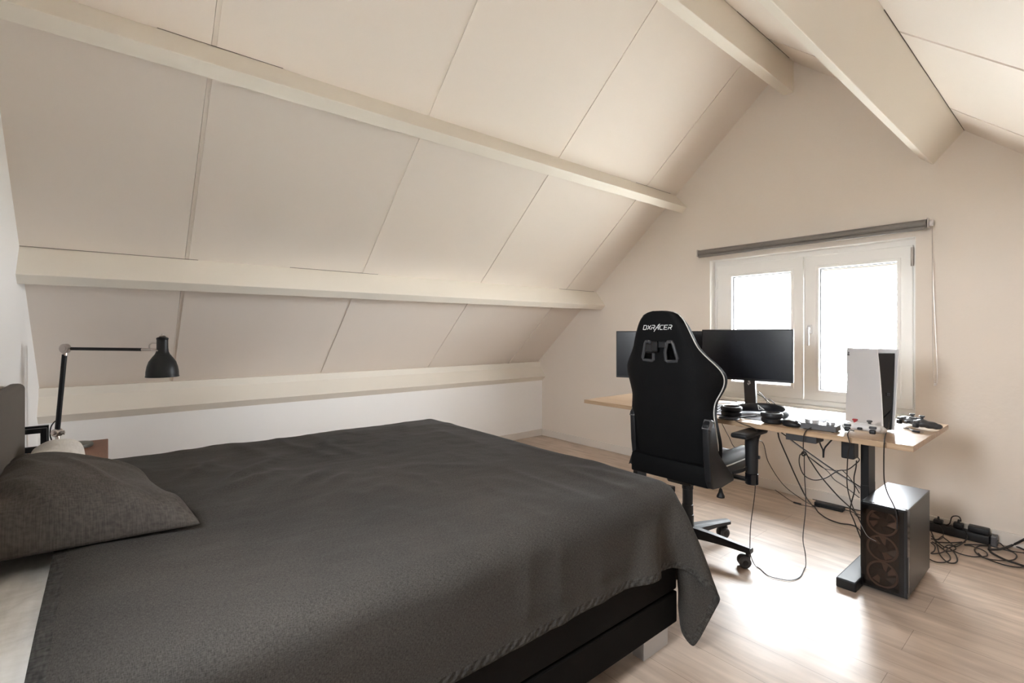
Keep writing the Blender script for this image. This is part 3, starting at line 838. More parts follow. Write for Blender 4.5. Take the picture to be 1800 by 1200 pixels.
pA[0].z = pB[0].z = DZ - .026
tube(hk, pA, .0035, 8, sm=6); tube(hk, [p + Vector((.001, .001, 0)) for p in pB], .0035, 8, sm=6)
obj('headphone_hook', hk, M['blk'], dk, smooth=True, world=True)

# monitors
def strokes(bm, lines, w, th, M4, closedset=()):
    """flat ribbon lettering: lines are lists of (x, z); M4 maps (x, z, 0) to space"""
    for ln in lines:
        n = len(ln); L_ = []; R_ = []
        P = [Vector(p) for p in ln]
        for i, p in enumerate(P):
            t = (P[min(i + 1, n - 1)] - P[max(i - 1, 0)]).normalized(); s = Vector((-t.y, t.x)) * w / 2
            if 0 < i < n - 1:
                t1 = (P[i] - P[i - 1]).normalized(); c = max(.5, abs(t.dot(t1))); s = s / c
            L_.append(p + s); R_.append(p - s)
        for i in range(n - 1):
            q = [L_[i], L_[i + 1], R_[i + 1], R_[i]]
            a = [bm.verts.new(M4 @ Vector((c.x, c.y, 0))) for c in q]; b = [bm.verts.new(M4 @ Vector((c.x, c.y, th))) for c in q]
            bm.faces.new(a); bm.faces.new(b)
            for k in range(4): bm.faces.new((a[k], a[(k + 1) % 4], b[(k + 1) % 4], b[k]))
    return bm
FRONT = Matrix(((1, 0, 0, 0), (0, 0, -1, 0), (0, 1, 0, 0), (0, 0, 0, 1)))     # (x, z) -> x, z facing -y

def monitor(label, loc, rot, w, h, zb, stand_back, mark=True):
    t = thing('monitor', label, 'monitor', (loc[0], loc[1], DZ), rot)
    z0 = zb - DZ
    obj('screen_housing', bx(-w / 2, w / 2, 0, .022, z0, z0 + h, .003), M['blkpl'], t)
    obj('rear_housing', bx(-w * .3, w * .3, .022, .06, z0 + h * .2, z0 + h * .8, .012, 3), M['blkpl'], t, smooth=True)
    obj('screen', bx(-w / 2 + .007, w / 2 - .007, -.0015, .001, z0 + .014, z0 + h - .007), M['scr'], t)
    obj('bezel_strip', bx(-w / 2 + .002, w / 2 - .002, -.0022, .001, z0 + .001, z0 + .012, .0005), M['blkpl'], t)
    nk = B()
    pr = [(.06, z0 + h * .55), (.095, z0 + h * .5), (.11, z0 + .05), (stand_back + .02, .02), (stand_back - .02, .012), (.085, z0 + .05), (.06, z0 + h * .35)]
    prism(nk, pr, -.033, .033, 'x', .004)
    n_ = obj('stand_neck', nk, M['drk'], t)
    if mark:
        mk = B(); m4 = Matrix.Translation((0, .078, z0 + .0)) @ FRONT
        strokes(mk, [[(.0, .02), (-.008, .008), (-.004, -.004), (.004, -.01), (.008, -.022), (-.002, -.032), (-.006, -.022)], [(-.002, .01), (.003, -.004), (-.002, -.018)]], .007, .001, m4)
        obj('neck_emblem', mk, M['white'], n_)
        obj('red_ring', bx(-.036, .036, stand_back - .03, stand_back + .03, .009, .013, .001), M['red'], t)
    ft = B(); prism(ft, [(-.04, stand_back + .06), (.04, stand_back + .06), (.125, stand_back - .12), (.10, stand_back - .13), (.03, stand_back - .03), (-.03, stand_back - .03), (-.10, stand_back - .13), (-.125, stand_back - .12)], 0, .0095, 'z', .002)
    f_ = obj('stand_foot', ft, M['blkpl'], t)
    return t
monitor('black monitor on the right, in front of the left window pane, on a curved stand', (-1.385, 3.01), R(9), .525, .312, .902, .13)
monitor('black monitor on the left, partly hidden behind the chair back', (-1.907, 2.875), R(25), .575, .325, .880, .14, False)
logo = None

# console
ps = thing('game_console', 'tall white and black game console standing on the desk before the window', 'game console', (-.72, 2.955, DZ), R(-42))
def plate(y_of, xl, xr, th, m=M['wht']):
    """curved side plate; y_of(x,z) centre, xl/xr (z) limits"""
    bm = B(); nx, nz = 14, 18; H_ = .386; F = []; K = []
    for k in range(nz + 1):
        z = .006 + H_ * k / nz
        a, b = xl(z), xr(z)
        F.append([bm.verts.new((a + (b - a) * i / nx, y_of(i / nx, z) - th / 2, z)) for i in range(nx + 1)])
        K.append([bm.verts.new((a + (b - a) * i / nx, y_of(i / nx, z) + th / 2, z)) for i in range(nx + 1)])
    for k in range(nz):
        for i in range(nx):
            bm.faces.new((F[k][i], F[k][i + 1], F[k + 1][i + 1], F[k + 1][i])); bm.faces.new((K[k][i], K[k + 1][i], K[k + 1][i + 1], K[k][i + 1]))
        bm.faces.new((F[k][0], F[k + 1][0], K[k + 1][0], K[k][0])); bm.faces.new((F[k][nx], K[k][nx], K[k + 1][nx], F[k + 1][nx]))
    for i in range(nx):
        bm.faces.new((F[0][i], K[0][i], K[0][i + 1], F[0][i + 1])); bm.faces.new((F[nz][i], F[nz][i + 1], K[nz][i + 1], K[nz][i]))
    return bm
xl = lambda z: -.142 + .014 * z / .39
xr = lambda z: .133 - .030 * z / .39
np_ = obj('side_plate', plate(lambda t, z: -.046 - .006 * t * (z / .39) + .004 * math.sin(PI * z / .39), xl, xr, .006), M['wht'], ps, smooth=True)
obj('side_plate', plate(lambda t, z: .014 + .036 * (z / .39) ** .8 * (.35 + .65 * t), lambda z: xl(z) + .01, lambda z: .118 - .018 * z / .39, .006), M['wht'], ps, smooth=True)
cb = B(); zz = [0.004, .1, .2, .3, .372]
rings = []
for z in zz:
    yy = .010 + .030 * (z / .39) ** .8
    rings.append([cb.verts.new(c) for c in ((-.12, -.040, z), (.112 - .02 * z / .39, -.040, z), (.108 - .018 * z / .39, yy, z), (-.12, yy - .006, z))])
for a, b in zip(rings, rings[1:]):
    for k in range(4): cb.faces.new((a[k], a[(k + 1) % 4], b[(k + 1) % 4], b[k]))
cb.faces.new(rings[0]); cb.faces.new(rings[-1])
obj('core', cb, M['blkgl'], ps)
obj('base_stand', lathe(B(), [(.001, 0), (.05, 0), (.052, .003), (.05, .006), (.001, .006)], 32, (0, -.01, 0), cap=False), M['blkpl'], ps, smooth=True)
lg_ = B(); m4 = Matrix.Translation((-.108, -.0530, .362)) @ FRONT
strokes(lg_, [[(0, -.009), (0, .010), (.004, .008), (.005, .003), (.001, .000)], [(-.002, -.003), (-.008, -.005), (-.005, -.008), (.006, -.004), (.009, -.006), (.002, -.009)]], .0022, .0012, m4)
obj('plate_emblem', lg_, M['drk'], np_)
for z in (.17, .178):
    obj('port', bx(.105, .1065, -.008, .006, z, z + .004), M['drk'], ps)

def gamepad(label, loc, rot, m, capm, light=True, z=DZ, tilt=0):
    t = thing('game_controller', label, 'game controller', (loc[0], loc[1], z), rot)
    parts = [((0, 0, .034), (.055, .032, .019), 0), ((-.045, .005, .032), (.032, .030, .020), 0), ((.045, .005, .032), (.032, .030, .020), 0),
             ((-.064, -.022, .026), (.020, .034, .018), R(-18)), ((.064, -.022, .026), (.020, .034, .018), R(18)),
             ((-.071, -.045, .020), (.016, .026, .015), R(-20)), ((.071, -.045, .020), (.016, .026, .015), R(20))]
    # a controller seen from its shoulder side: grips point away
    parts = [((c[0], -c[1], c[2]), r_, -rz_) for c, r_, rz_ in parts]
    blob('body', parts, .0035, m, t, 5)
    for x, cm in ((-.028, capm), (.028, M['drk'])):
        s = B(); cyl(s, (x, .012, .046), (x, .012, .060), .006, seg=14); lathe(s, [(.010, .058), (.0115, .061), (.0115, .064), (.009, .066), (.001, .0655)], 20, (x, .012, 0))
        obj('thumb_stick', s, cm, t, smooth=True)
    for x in (-.048, .048):
        obj('shoulder_button', bx(x - .014, x + .014, -.040, -.026, .034, .046, .004, 3), M['drk'] if light else m, t, smooth=True)
        obj('trigger', bx(x - .012, x + .012, -.046, -.028, .012, .032, .005, 3), M['blkpl'], t, smooth=True)
    obj('touch_pad', bx(-.024, .024, -.018, .010, .0505, .0535, .001), m, t)
    obj('cable_socket', bx(-.009, .009, -.048, -.030, .026, .036, .003), M['blkpl'], t)
    return t
gamepad('white game controller with a red thumbstick cap at the foot of the console', (-.703, 2.700), R(4), M['wht'], M['red'])
gamepad('black game controller lying behind the console at the right desk end', (-.580, 3.075), R(-38), M['drk'], M['drk'], light=False)
wc = B(); bpt = [at_z(1588, 752, DZ + .006), at_z(1598, 753, DZ + .006), at_z(1606, 757, DZ + .006)]
tube(wc, bpt, .0022, 6, sm=4)
cst = thing('charging_cable', 'short black charging cable end lying before the black controller', 'cable', tuple(bpt[2]))
obj('lead', wc, M['cable'], cst, world=True)
obj('plug', tube(B(), [at_z(1604, 757, DZ + .006), at_z(1617, 759, DZ + .006)], .0055, 8), M['blkpl'], cst, world=True)
obj('connector', tube(B(), [at_z(1617, 759, DZ + .006), at_z(1623, 759.5, DZ + .006)], .0035, 8), M['chrome'], cst, world=True)

# audio mixer with two knobs
mxr = thing('volume_mixer', 'small grey control box with two round silver knobs at the desk front edge', 'control box', (-.862, 2.665, DZ), R(3))
obj('housing', bx(-.075, .075, -.04, .045, .003, .030, .002), M['gry'], mxr)
for x, r, h in ((-.037, .030, .016), (.042, .019, .014)):
    obj('knob', lathe(B(), [(.001, .030), (r, .030), (r * .97, .030 + h - .002), (r * .93, .030 + h), (.001, .030 + h)], 32, (x, .004, 0), cap=False), M['knob'], mxr, smooth=True)
for x in (-.06, .06):
    for y in (-.03, .035):
        obj('foot', cyl(B(), (x, y, 0), (x, y, .0035), .006, seg=10), M['blkpl'], mxr)

# mouse pad with a curled right end
mp_ = B(); n = 30; T = []
for i in range(n + 1):
    x = -1.42 + .50 * i / n
    f = max(0, (x + 1.07) / .15)
    z = DZ + .0035 + .020 * (math.sin(min(f, 1) * PI) if f > 0 else 0)
    T.append([mp_.verts.new((x, y, z + dz)) for y in (2.692, 2.985) for dz in (0, .003)])
for a, b in zip(T, T[1:]):
    mp_.faces.new((a[0], b[0], b[2], a[2])); mp_.faces.new((a[1], a[3], b[3], b[1])); mp_.faces.new((a[0], a[1], b[1], b[0])); mp_.faces.new((a[2], b[2], b[3], a[3]))
mp_.faces.new(T[0][0:2] + [T[0][3], T[0][2]]); mp_.faces.new(T[-1][0:2] + [T[-1][3], T[-1][2]])
for v in mp_.verts: v.co.z -= .003
obj('mouse_pad', mp_, M['pad'], smooth=True, label='grey cloth mouse pad with an arched end in the middle of the desk', cat='mouse pad')
ms = thing('computer_mouse', 'low black computer mouse beside the control box', 'mouse', (-.985, 2.645, DZ), R(80))
blob('body', [((0, 0, .012), (.028, .046, .020), 0), ((0, .012, .014), (.026, .034, .020), 0)], .0028, M['blkpl'], ms, 3)
for v in ms.children[0].data.vertices: v.co.z = max(v.co.z, .0005)
obj('scroll_wheel', cyl(B(), (-.003, -.026, .026), (.003, -.026, .026), .007, seg=14), M['drk'], ms)

# headset
hsx = thing('headset', 'black over ear headset lying on the desk in front of the right monitor', 'headset', (-1.20, 2.74, DZ + .0036))
def cup(x, y, r, rz):
    pr = [(.001, .001), (r * .82, .001), (r * .95, .006), (r * .97, .022), (r * .88, .026), (r * .9, .029), (r * 1.0, .034), (r * 1.03, .044), (r * .96, .053), (r * .78, .055), (r * .62, .049), (r * .58, .034), (.001, .032)]
    o = obj('ear_cup', lathe(B(), pr, 36, (x, y, DZ + .0036), cap=False), M['blkpl'], hsx, smooth=True, world=True)
    return o
cup(-1.318, 2.70, .056, 0); cup(-1.083, 2.655, .052, 0)
hbp = [(-1.345, 2.76, DZ + .03), (-1.335, 2.84, DZ + .034), (-1.28, 2.905, DZ + .036), (-1.20, 2.93, DZ + .038), (-1.12, 2.90, DZ + .036), (-1.075, 2.82, DZ + .032), (-1.078, 2.715, DZ + .028)]
obj('headband', tube(B(), hbp, lambda t: .016 + .010 * math.sin(PI * t), 12, sm=8, flat=(.55, 1)), M['blkpl'], hsx, smooth=True, world=True)
mk = B(); m4 = Matrix.Translation((-1.245, 2.899, DZ + .040)) @ Matrix.Rotation(R(12), 4, 'Z') @ FRONT
strokes(mk, [[(-.014, .014), (-.008, -.014), (.018, -.012), (-.012, .012)], [(-.003, .004), (.004, -.008)]], .004, .001, m4)
obj('band_emblem', mk, M['white'], hsx, world=True)

# keyboard
kbd = thing('keyboard', 'black keyboard with light key legends behind the chair back', 'keyboard', (-1.66, 2.80, DZ), R(6))
obj('case', prism(B(), [(-.07, .0), (.07, .0), (.07, .024), (-.07, .014)], -.225, .225, 'x', .002), M['blkpl'], kbd)
keyb = B(); lgd = B()
for r_ in range(5):
    for c in range(15):
        x = -.21 + c * .029; y = -.052 + r_ * .0255
        z = .016 + (y + .07) / .14 * .010
        kb_ = obj('key', bx(x, x + .0235, y, y + .0205, z, z + .007, .0015), M['drk'], kbd)
        strokes(lgd, [[(x + .007, y + .006), (x + .007, y + .015), (x + .014, y + .015), (x + .014, y + .009)]], .0018, .0004, Matrix.Translation((0, 0, z + .0071)))
lo_ = obj('key_legends', lgd, M['white'], kbd); lo_['kind'] = 'stuff'
# pen and small items
pen = tube(B(), [at_z(1301, 733.5, DZ + .010), at_z(1329, 730.5, DZ + .010)], .0045, 10)
obj('stylus_pen', pen, M['blkpl'], label='black pen lying on the mouse pad beside the left ear cup', cat='pen', smooth=True)
tr = thing('cable_reel', 'flat black disc of wound cord under the left ear cup', 'cord', (-1.29, 2.615, DZ))
obj('disc', lathe(B(), [(.001, 0), (.05, 0), (.054, .003), (.05, .007), (.001, .008)], 28, (0, 0, 0), cap=False), M['blkpl'], tr, smooth=True)

# ---------------------------------------------------------------- computer case
X0, X1, Y0, Y1, ZT = -.7105, -.537, 2.714, 3.165, .408
pc = thing('computer_case', 'black computer tower with three ringed front fans on the floor by the desk leg', 'computer', ((X0 + X1) / 2, (Y0 + Y1) / 2, 0))
obj('case_body', bx(X0 + .003, X1 - .004, Y0 + .04, Y1, .018, ZT - .006, .002), M['casein'], pc, world=True)
obj('side_panel', bx(X1 - .006, X1, Y0 + .045, Y1 - .005, .02, ZT - .006, .002), M['case'], pc, world=True)
obj('side_panel', bx(X0, X0 + .005, Y0 + .045, Y1 - .005, .02, ZT - .006, .002), M['blk'], pc, world=True)
obj('top_panel', bx(X0, X1, Y0 + .022, Y1, ZT - .008, ZT, .003), M['casetop'], pc, world=True)
fb = B()
fr_ = rect_frame(X0, X1, .018, ZT - .001, .012, .030, .014, .030, Y0, Y0 + .045, .003)
obj('front_frame', fr_, M['blkgl'], pc, world=True)
obj('front_glass', bx(X0 + .004, X1 - .012, Y0 - .0025, Y0 + .0005, .024, ZT - .012, .0005), M['tint'], pc, world=True)
obj('port_strip', bx(X0 + .008, X1 - .008, Y0 + .001, Y0 + .020, ZT - .003, ZT, .001), M['drk'], pc, world=True)
for k in range(5):
    obj('port', bx(X0 + .03 + k * .022, X0 + .042 + k * .022, Y0 + .006, Y0 + .012, ZT - .001, ZT + .0006), M['blkgl'], pc, world=True)
vs_ = obj('vent_strip', bx(X1 - .0005, X1 + .001, Y0 + .010, Y0 + .020, .04, .20), M['drk'], pc, world=True)
for k in range(26):
    obj('vent_slot', bx(X1 + .0005, X1 + .0016, Y0 + .011, Y0 + .019, .043 + k * .006, .046 + k * .006), M['gry'], vs_, world=True)
xc = (X0 + X1) / 2 - .008
for zc in (.325, .206, .088):
    f = obj('fan', tube(B(), [(xc + .056 * math.cos(a), Y0 + .018, zc + .056 * math.sin(a)) for a in [2 * PI * k / 40 for k in range(40)]], .0045, 8, closed=True), M['fanring'], pc, smooth=True, world=True)
    bl = B(); cyl(bl, (xc, Y0 + .022, zc), (xc, Y0 + .032, zc), .019, seg=20)
    obj('fan_hub', bl, M['fanblade'], f, smooth=True, world=True)
    for k in range(7):
        a = 2 * PI * k / 7 + zc * 9; b2 = B()
        pts = []
        for rr_, da, dy in ((.018, 0, 0), (.052, .35, 0), (.052, .95, .012), (.018, .6, .008)):
            pts.append(Vector((xc + rr_ * math.cos(a + da), Y0 + .022 + dy, zc + rr_ * math.sin(a + da))))
        va = [b2.verts.new(p) for p in pts]; vb = [b2.verts.new(p + Vector((0, .0015, 0))) for p in pts]
        b2.faces.new(va); b2.faces.new(vb)
        for q in range(4): b2.faces.new((va[q], va[(q + 1) % 4], vb[(q + 1) % 4], vb[q]))
        obj('fan_blade', b2, M['fanblade'] if k % 3 else M['fanring'], f, world=True)
for x in (X0 + .02, X1 - .05):
    for y in (Y0 + .05, Y1 - .08):
        obj('foot', bx(x, x + .03, y, y + .04, 0, .018, .002), M['blkpl'], pc, world=True)

# ---------------------------------------------------------------- gaming chair
HX, HY = -1.455, 2.475
gc = thing('gaming_chair', 'black high backed gaming chair with light piping, facing the desk', 'chair', (HX, HY, 0), R(1))
# outline: half width by height, and how far the wings come forward
OUT = [(.455, .205), (.50, .225), (.56, .238), (.64, .243), (.74, .240), (.80, .235), (.85, .238), (.89, .257), (.93, .274), (.97, .281), (1.00, .275), (1.03, .257), (1.06, .230), (1.09, .205), (1.12, .184), (1.16, .168), (1.20, .152), (1.24, .135), (1.27, .118), (1.29, .098), (1.302, .07), (1.308, .035)]
def hw(z):
    for (z0, w0), (z1, w1_) in zip(OUT, OUT[1:]):
        if z <= z1: 
            t = (z - z0) / (z1 - z0); return w0 + (w1_ - w0) * t
    return OUT[-1][1]
hw0 = hw
def hw(z): return sum(hw0(min(1.308, max(.455, z + d))) for d in (-.016, -.008, 0, .008, .016)) / 5 if z < 1.28 else hw0(z)
def yb(z):      # rear face line, leaning back with height
    return -.20 - .10 * ((z - .45) / .86) ** .9
def wing(z): return .075 * math.exp(-((z - .95) / .13) ** 2) + .05 * math.exp(-((z - .60) / .2) ** 2)
bm = B(); rows = []; NZ = 90; NU = 16
zs = [OUT[0][0] + (OUT[-1][0] - OUT[0][0]) * (1 - (1 - k / NZ) ** 1.25) for k in range(NZ + 1)]
def back_pt(u, z, side):   # u in -1..1
    w = hw(z); x = w * u; au = abs(u)
    f = wing(z) * max(0, (au - .45) / .55) ** 1.7
    yr = yb(z) + f + .022 * max(0, au - .82) / .18
    th = (.085 + .03 * math.exp(-((z - .6) / .12) ** 2)) * (1 - .55 * au ** 6)
    if z > 1.22: th *= max(.35, 1 - (z - 1.22) / .12)
    if side == 0: return Vector((x, yr, z))
    return Vector((x, yr + th + f * .15 + .01 * (1 if .55 < au < .9 else 0), z))
for z in zs:
    ring = [bm.verts.new(back_pt(-1 + 2 * k / NU, z, 0)) for k in range(NU + 1)] + [bm.verts.new(back_pt(1 - 2 * k / NU, z, 1)) for k in range(NU + 1)]
    rows.append(ring)
for a, b in zip(rows, rows[1:]):
    n = len(a)
    for k in range(n): bm.faces.new((a[k], a[(k + 1) % n], b[(k + 1) % n], b[k]))
bm.faces.new(rows[0]); bm.faces.new(rows[-1])
back = obj('backrest', bm, M['fabback'], gc, smooth=True, angle=50)
HOLE = [(-.105, 1.052), (-.036, 1.048), (-.034, 1.10), (-.050, 1.148), (-.078, 1.150)]
def hole_poly(s): return [(x * s, z) for x, z in HOLE]
cut = B()
for s in (1, -1): prism(cut, hole_poly(s), -.5, .2, 'y')
bmesh.ops.recalc_face_normals(cut, faces=cut.faces)
cme = bpy.data.meshes.new('cut'); cut.to_mesh(cme); cut.free()
co = bpy.data.objects.new('cut', cme); C.objects.link(co); co.location = gc.location; co.rotation_euler = gc.rotation_euler
bpy.context.view_layer.update()
evaluate(back, [('BOOLEAN', dict(operation='DIFFERENCE', object=co, solver='EXACT'))])
bpy.data.objects.remove(co); bpy.data.meshes.remove(cme)
for p in back.data.polygons: p.use_smooth = True
try: back.data.set_sharp_from_angle(angle=R(45))
except Exception: pass
for s in (1, -1):
    hp = hole_poly(s)
    pts = []
    for i, (x, z) in enumerate(hp):
        x2, z2 = hp[(i + 1) % len(hp)]
        for t in (.12, .5, .88): 
            xx, z_ = x + (x2 - x) * t, z + (z2 - z) * t
            pts.append((xx, yb(z_) - .003, z_))
    obj('belt_hole_trim', tube(B(), pts, .0085, 8, closed=True, flat=(1, 1)), M['drk'], gc, smooth=True)
# head cushion and its straps, seen through the openings
blob('head_cushion', [((0, -.17, 1.12), (.12, .035, .07), 0), ((-.08, -.165, 1.12), (.05, .03, .06), 0), ((.08, -.165, 1.12), (.05, .03, .06), 0)], .008, M['leather'], gc, 4)
st = B(); box(st, -.045, .045, yb(1.14) - .012, yb(1.14) - .002, 1.118, 1.150, .003)
obj('strap', st, M['blkpl'], gc)
bk = B(); box(bk, -.028, .006, yb(1.14) - .028, yb(1.14) - .010, 1.095, 1.152, .006, 3); box(bk, -.075, -.020, yb(1.13) - .016, yb(1.13) + .02, 1.088, 1.140, .008, 3)
obj('strap_buckle', bk, M['blkgl'], gc)
for s in (1, -1):
    pp = [back_pt(s * 1.0, z, 0) + Vector((.003 * s, .010, 0)) for z in zs if z > .60 and z < 1.306]
    obj('piping', tube(B(), pp, .003, 6), M['pipe'], gc, smooth=True)
# lettering: D X R A C E R, slanted
Ls = {
 'D': [[(0, 0), (0, .022)], [(-.001, .022), (.014, .022), (.018, .018), (.018, .004), (.014, 0), (-.001, 0)]],
 'X': [[(0, .022), (.018, 0)], [(0, 0), (.018, .022)]],
 'R': [[(0, 0), (0, .013)], [(0, .022), (.014, .022), (.018, .018), (.016, .011), (.004, .010)], [(.008, .010), (.018, 0)]],
 'A': [[(-.006, -.011), (-.001, -.001), (.014, .026), (.020, .028)], [(.017, .027), (.017, -.001)], [(.004, .008), (.018, .010)]],
 'C': [[(.018, .022), (.004, .022), (0, .018), (0, .004), (.004, 0), (.017, 0)]],
 'E': [[(.018, .022), (0, .022), (0, 0), (.018, 0)], [(0, .011), (.015, .011)]],
}
lt = B(); x = -.090; zt_ = 1.212
tl = math.atan2(yb(1.25) - yb(1.18), .07)
m4 = Matrix.Translation((0.000, yb(zt_) - .0005, zt_)) @ Matrix.Rotation(-tl, 4, 'X') @ FRONT
for chx in 'DXRACER':
    segs = [[(x + px + .32 * pz, pz) for px, pz in ln] for ln in Ls[chx]]
    strokes(lt, segs, .0032, .0012, m4); x += .0245
obj('back_lettering', lt, M['white'], gc)
# lumbar cushion on the front
blob('lumbar_cushion', [((0, -.10, .66), (.15, .045, .07), 0), ((-.09, -.1, .66), (.08, .045, .065), 0), ((.09, -.1, .66), (.08, .045, .065), 0)], .010, M['leather'], gc, 4)
# seat: flat middle and raised bolsters
def seat_mesh():
    bm = B(); nx, ny = 30, 26; top = []; bot = []
    for j in range(ny + 1):
        y = -.19 + .545 * j / ny; v = j / ny
        w = .255 - .035 * v - .02 * max(0, v - .85) / .15
        rt, rb_ = [], []
        for i in range(nx + 1):
            u = -1 + 2 * i / nx; x = w * u; au = abs(u)
            z = .522 + .050 * max(0, math.sin(PI * min(1, max(0, (au - .58) / .40)))) ** .8 * (1 - .35 * v)
            e = min(1, (1 - au) / .06); z -= .03 * (1 - e) ** 2
            ev = min(1, v / .08, (1 - v) / .10); z -= .045 * (1 - ev) ** 2
            if .10 < au < .55: z -= .003 * abs(math.sin(u * 34))
            rt.append(bm.verts.new((x, y, z))); rb_.append(bm.verts.new((x * .96, y, .435 + .02 * au ** 4 + .02 * v ** 6)))
        top.append(rt); bot.append(rb_)
    for j in range(ny):
        for i in range(nx):
            bm.faces.new((top[j][i], top[j][i + 1], top[j + 1][i + 1], top[j + 1][i])); bm.faces.new((bot[j][i], bot[j + 1][i], bot[j + 1][i + 1], bot[j][i + 1]))
        bm.faces.new((top[j][0], top[j + 1][0], bot[j + 1][0], bot[j][0])); bm.faces.new((top[j][nx], bot[j][nx], bot[j + 1][nx], top[j + 1][nx]))
    for i in range(nx):
        bm.faces.new((top[0][i], bot[0][i], bot[0][i + 1], top[0][i + 1])); bm.faces.new((top[ny][i], top[ny][i + 1], bot[ny][i + 1], bot[ny][i]))
    return bm
seat = obj('seat', seat_mesh(), M['leather'], gc, smooth=True, angle=60)
for s in (1, -1):
    pp = []
    for k in range(16):
        v = .06 + .86 * k / 15; y = -.19 + .545 * v; w = .255 - .035 * v - .02 * max(0, v - .85) / .15
        pp.append((s * w * .985, y, .500 + .018 * (1 - v)))
    obj('seat_piping', tube(B(), pp, .0035, 6, sm=2), M['pipe'], gc, smooth=True)
# rear lower cross member and side recliner covers
obj('rear_cover', prism(B(), [(-.238, .50), (-.232, .535), (-.19, .54), (-.17, .44), (-.20, .428), (-.236, .436)], -.205, .238, 'x', .006), M['fabback'], gc, smooth=True, angle=40)
REC = [(-.288, .755), (-.262, .775), (-.232, .765), (-.205, .705), (-.188, .60), (-.11, .535), (-.02, .462), (-.018, .440), (-.16, .432), (-.235, .438), (-.262, .48), (-.275, .60)]
for s in (1, -1):
    a, b = (.236, .268) if s > 0 else (-.228, -.200)
    obj('recliner_cover', prism(B(), REC if s > 0 else [(y + .07, z) for y, z in REC], a, b, 'x', .006), M['blkpl'], gc, smooth=True, angle=40)
    obj('cover_cap', prism(B(), [(y + (0 if s > 0 else .07), z) for y, z in ((-.290, .735), (-.262, .778), (-.232, .768), (-.262, .725))], a - .002, b + .002, 'x', .002), M['gry'], gc)
    # armrest
    px_ = s * .300
    arm = obj('arm_pad', bx(px_ - .042, px_ + .042, -.045, .215, .662, .688, .011, 4), M['leather'], gc, smooth=True)
    pb = B(); cyl(pb, (px_, .11, .46), (px_, .11, .655), .030, .033, seg=24, bev=.004); cyl(pb, (px_, .11, .645), (px_, .11, .663), .036, .042, seg=24)
    obj('arm_post', pb, M['blkpl'], gc, smooth=True)
    pl = B(); cyl(pl, (px_, .11, .405), (px_, .11, .462), .032, .032, seg=24, bev=.003)
    obj('arm_sleeve', pl, M['blkgl'], gc, smooth=True)
    obj('arm_button', cyl(B(), (px_ + s * .028, .11, .55), (px_ + s * .040, .11, .55), .009, seg=14), M['blkpl'], gc)
    obj('arm_bracket', bx(min(s * .10, px_), max(s * .10, px_), .085, .135, .418, .430, .003), M['blk'], gc)
obj('recline_lever', tube(B(), [(.262, -.02, .478), (.285, .03, .486), (.288, .09, .492)], .009, 10, sm=4, flat=(.6, 1)), M['blkpl'], gc, smooth=True)
# tilt mechanism, lift, base
obj('tilt_mechanism', prism(B(), [(-.13, .432), (.12, .432), (.09, .372), (-.09, .372)], -.07, .07, 'x', .008), M['blk'], gc)
kn = B(); cyl(kn, (.215, -.055, .43), (.215, -.055, .392), .003, seg=8); lathe(kn, [(.004, .396), (.008, .392), (.012, .374), (.021, .356), (.020, .349), (.004, .347)], 8, (.215, -.055, 0))
obj('hanging_knob', kn, M['blkpl'], gc)
obj('lift_lever', tube(B(), [(.06, 0, .40), (.14, -.03, .405), (.215, -.055, .43)], .004, 8), M['blk'], gc)
gl = B(); lathe(gl, [(.001, .10), (.033, .10), (.033, .19), (.030, .192), (.030, .245), (.0275, .247), (.0275, .33), (.030, .332), (.030, .378), (.001, .378)], 28, cap=False)
obj('gas_lift', gl, M['blkpl'], gc, smooth=True, angle=30)
hub = B(); lathe(hub, [(.001, .075), (.05, .075), (.055, .09), (.052, .118), (.038, .128), (.001, .128)], 28, cap=False)
obj('base_hub', hub, M['blkpl'], gc, smooth=True)
for k in range(5):
    a = R(7 + 72 * k - 1)
    bm = B()
    secs = [(.03, .036, .078, .128), (.12, .031, .082, .122), (.22, .026, .082, .112), (.30, .024, .078, .104), (.335, .022, .076, .100)]
    rg = []
    for r_, w, z0, z1 in secs:
        rg.append([bm.verts.new(c) for c in ((r_, -w, z0), (r_, w, z0), (r_, w * .98, (z0 * .35 + z1 * .65)), (r_, w * .5, z1), (r_, -w * .5, z1), (r_, -w * .98, (z0 * .35 + z1 * .65)))])
    for p_, q_ in zip(rg, rg[1:]):
        for i in range(6): bm.faces.new((p_[i], p_[(i + 1) % 6], q_[(i + 1) % 6], q_[i]))
    bm.faces.new(rg[0]); bm.faces.new(rg[-1])
    bm.transform(Matrix.Rotation(a, 4, 'Z'))
    obj('base_arm', bm, M['blkpl'], gc)
    sw = a + R(35 if k == 0 else (-60 + 50 * k))
    bm = B(); cyl(bm, (0, 0, .05), (0, 0, .082), .010, seg=12); box(bm, -.028, .012, -.007, .007, .022, .062, .004)
    m4 = Matrix.Translation((.315 * math.cos(a), .315 * math.sin(a), 0)) @ Matrix.Rotation(sw, 4, 'Z')
    bm.transform(m4); cs_ = obj('caster', bm, M['blkpl'], gc)
    for s in (1, -1):
        bm = B(); cyl(bm, (-.018, s * .008, .0295), (-.018, s * .027, .0295), .0295, seg=28, bev=.005)
        bm.transform(m4); wl = obj('wheel', bm, M['drk'], cs_, smooth=True)
        bm = B(); cyl(bm, (-.018, s * .0265, .0295), (-.018, s * .029, .0295), .013, seg=20, bev=.001); bm.transform(m4)
        obj('hub_cap', bm, M['blkgl'], wl, smooth=True)

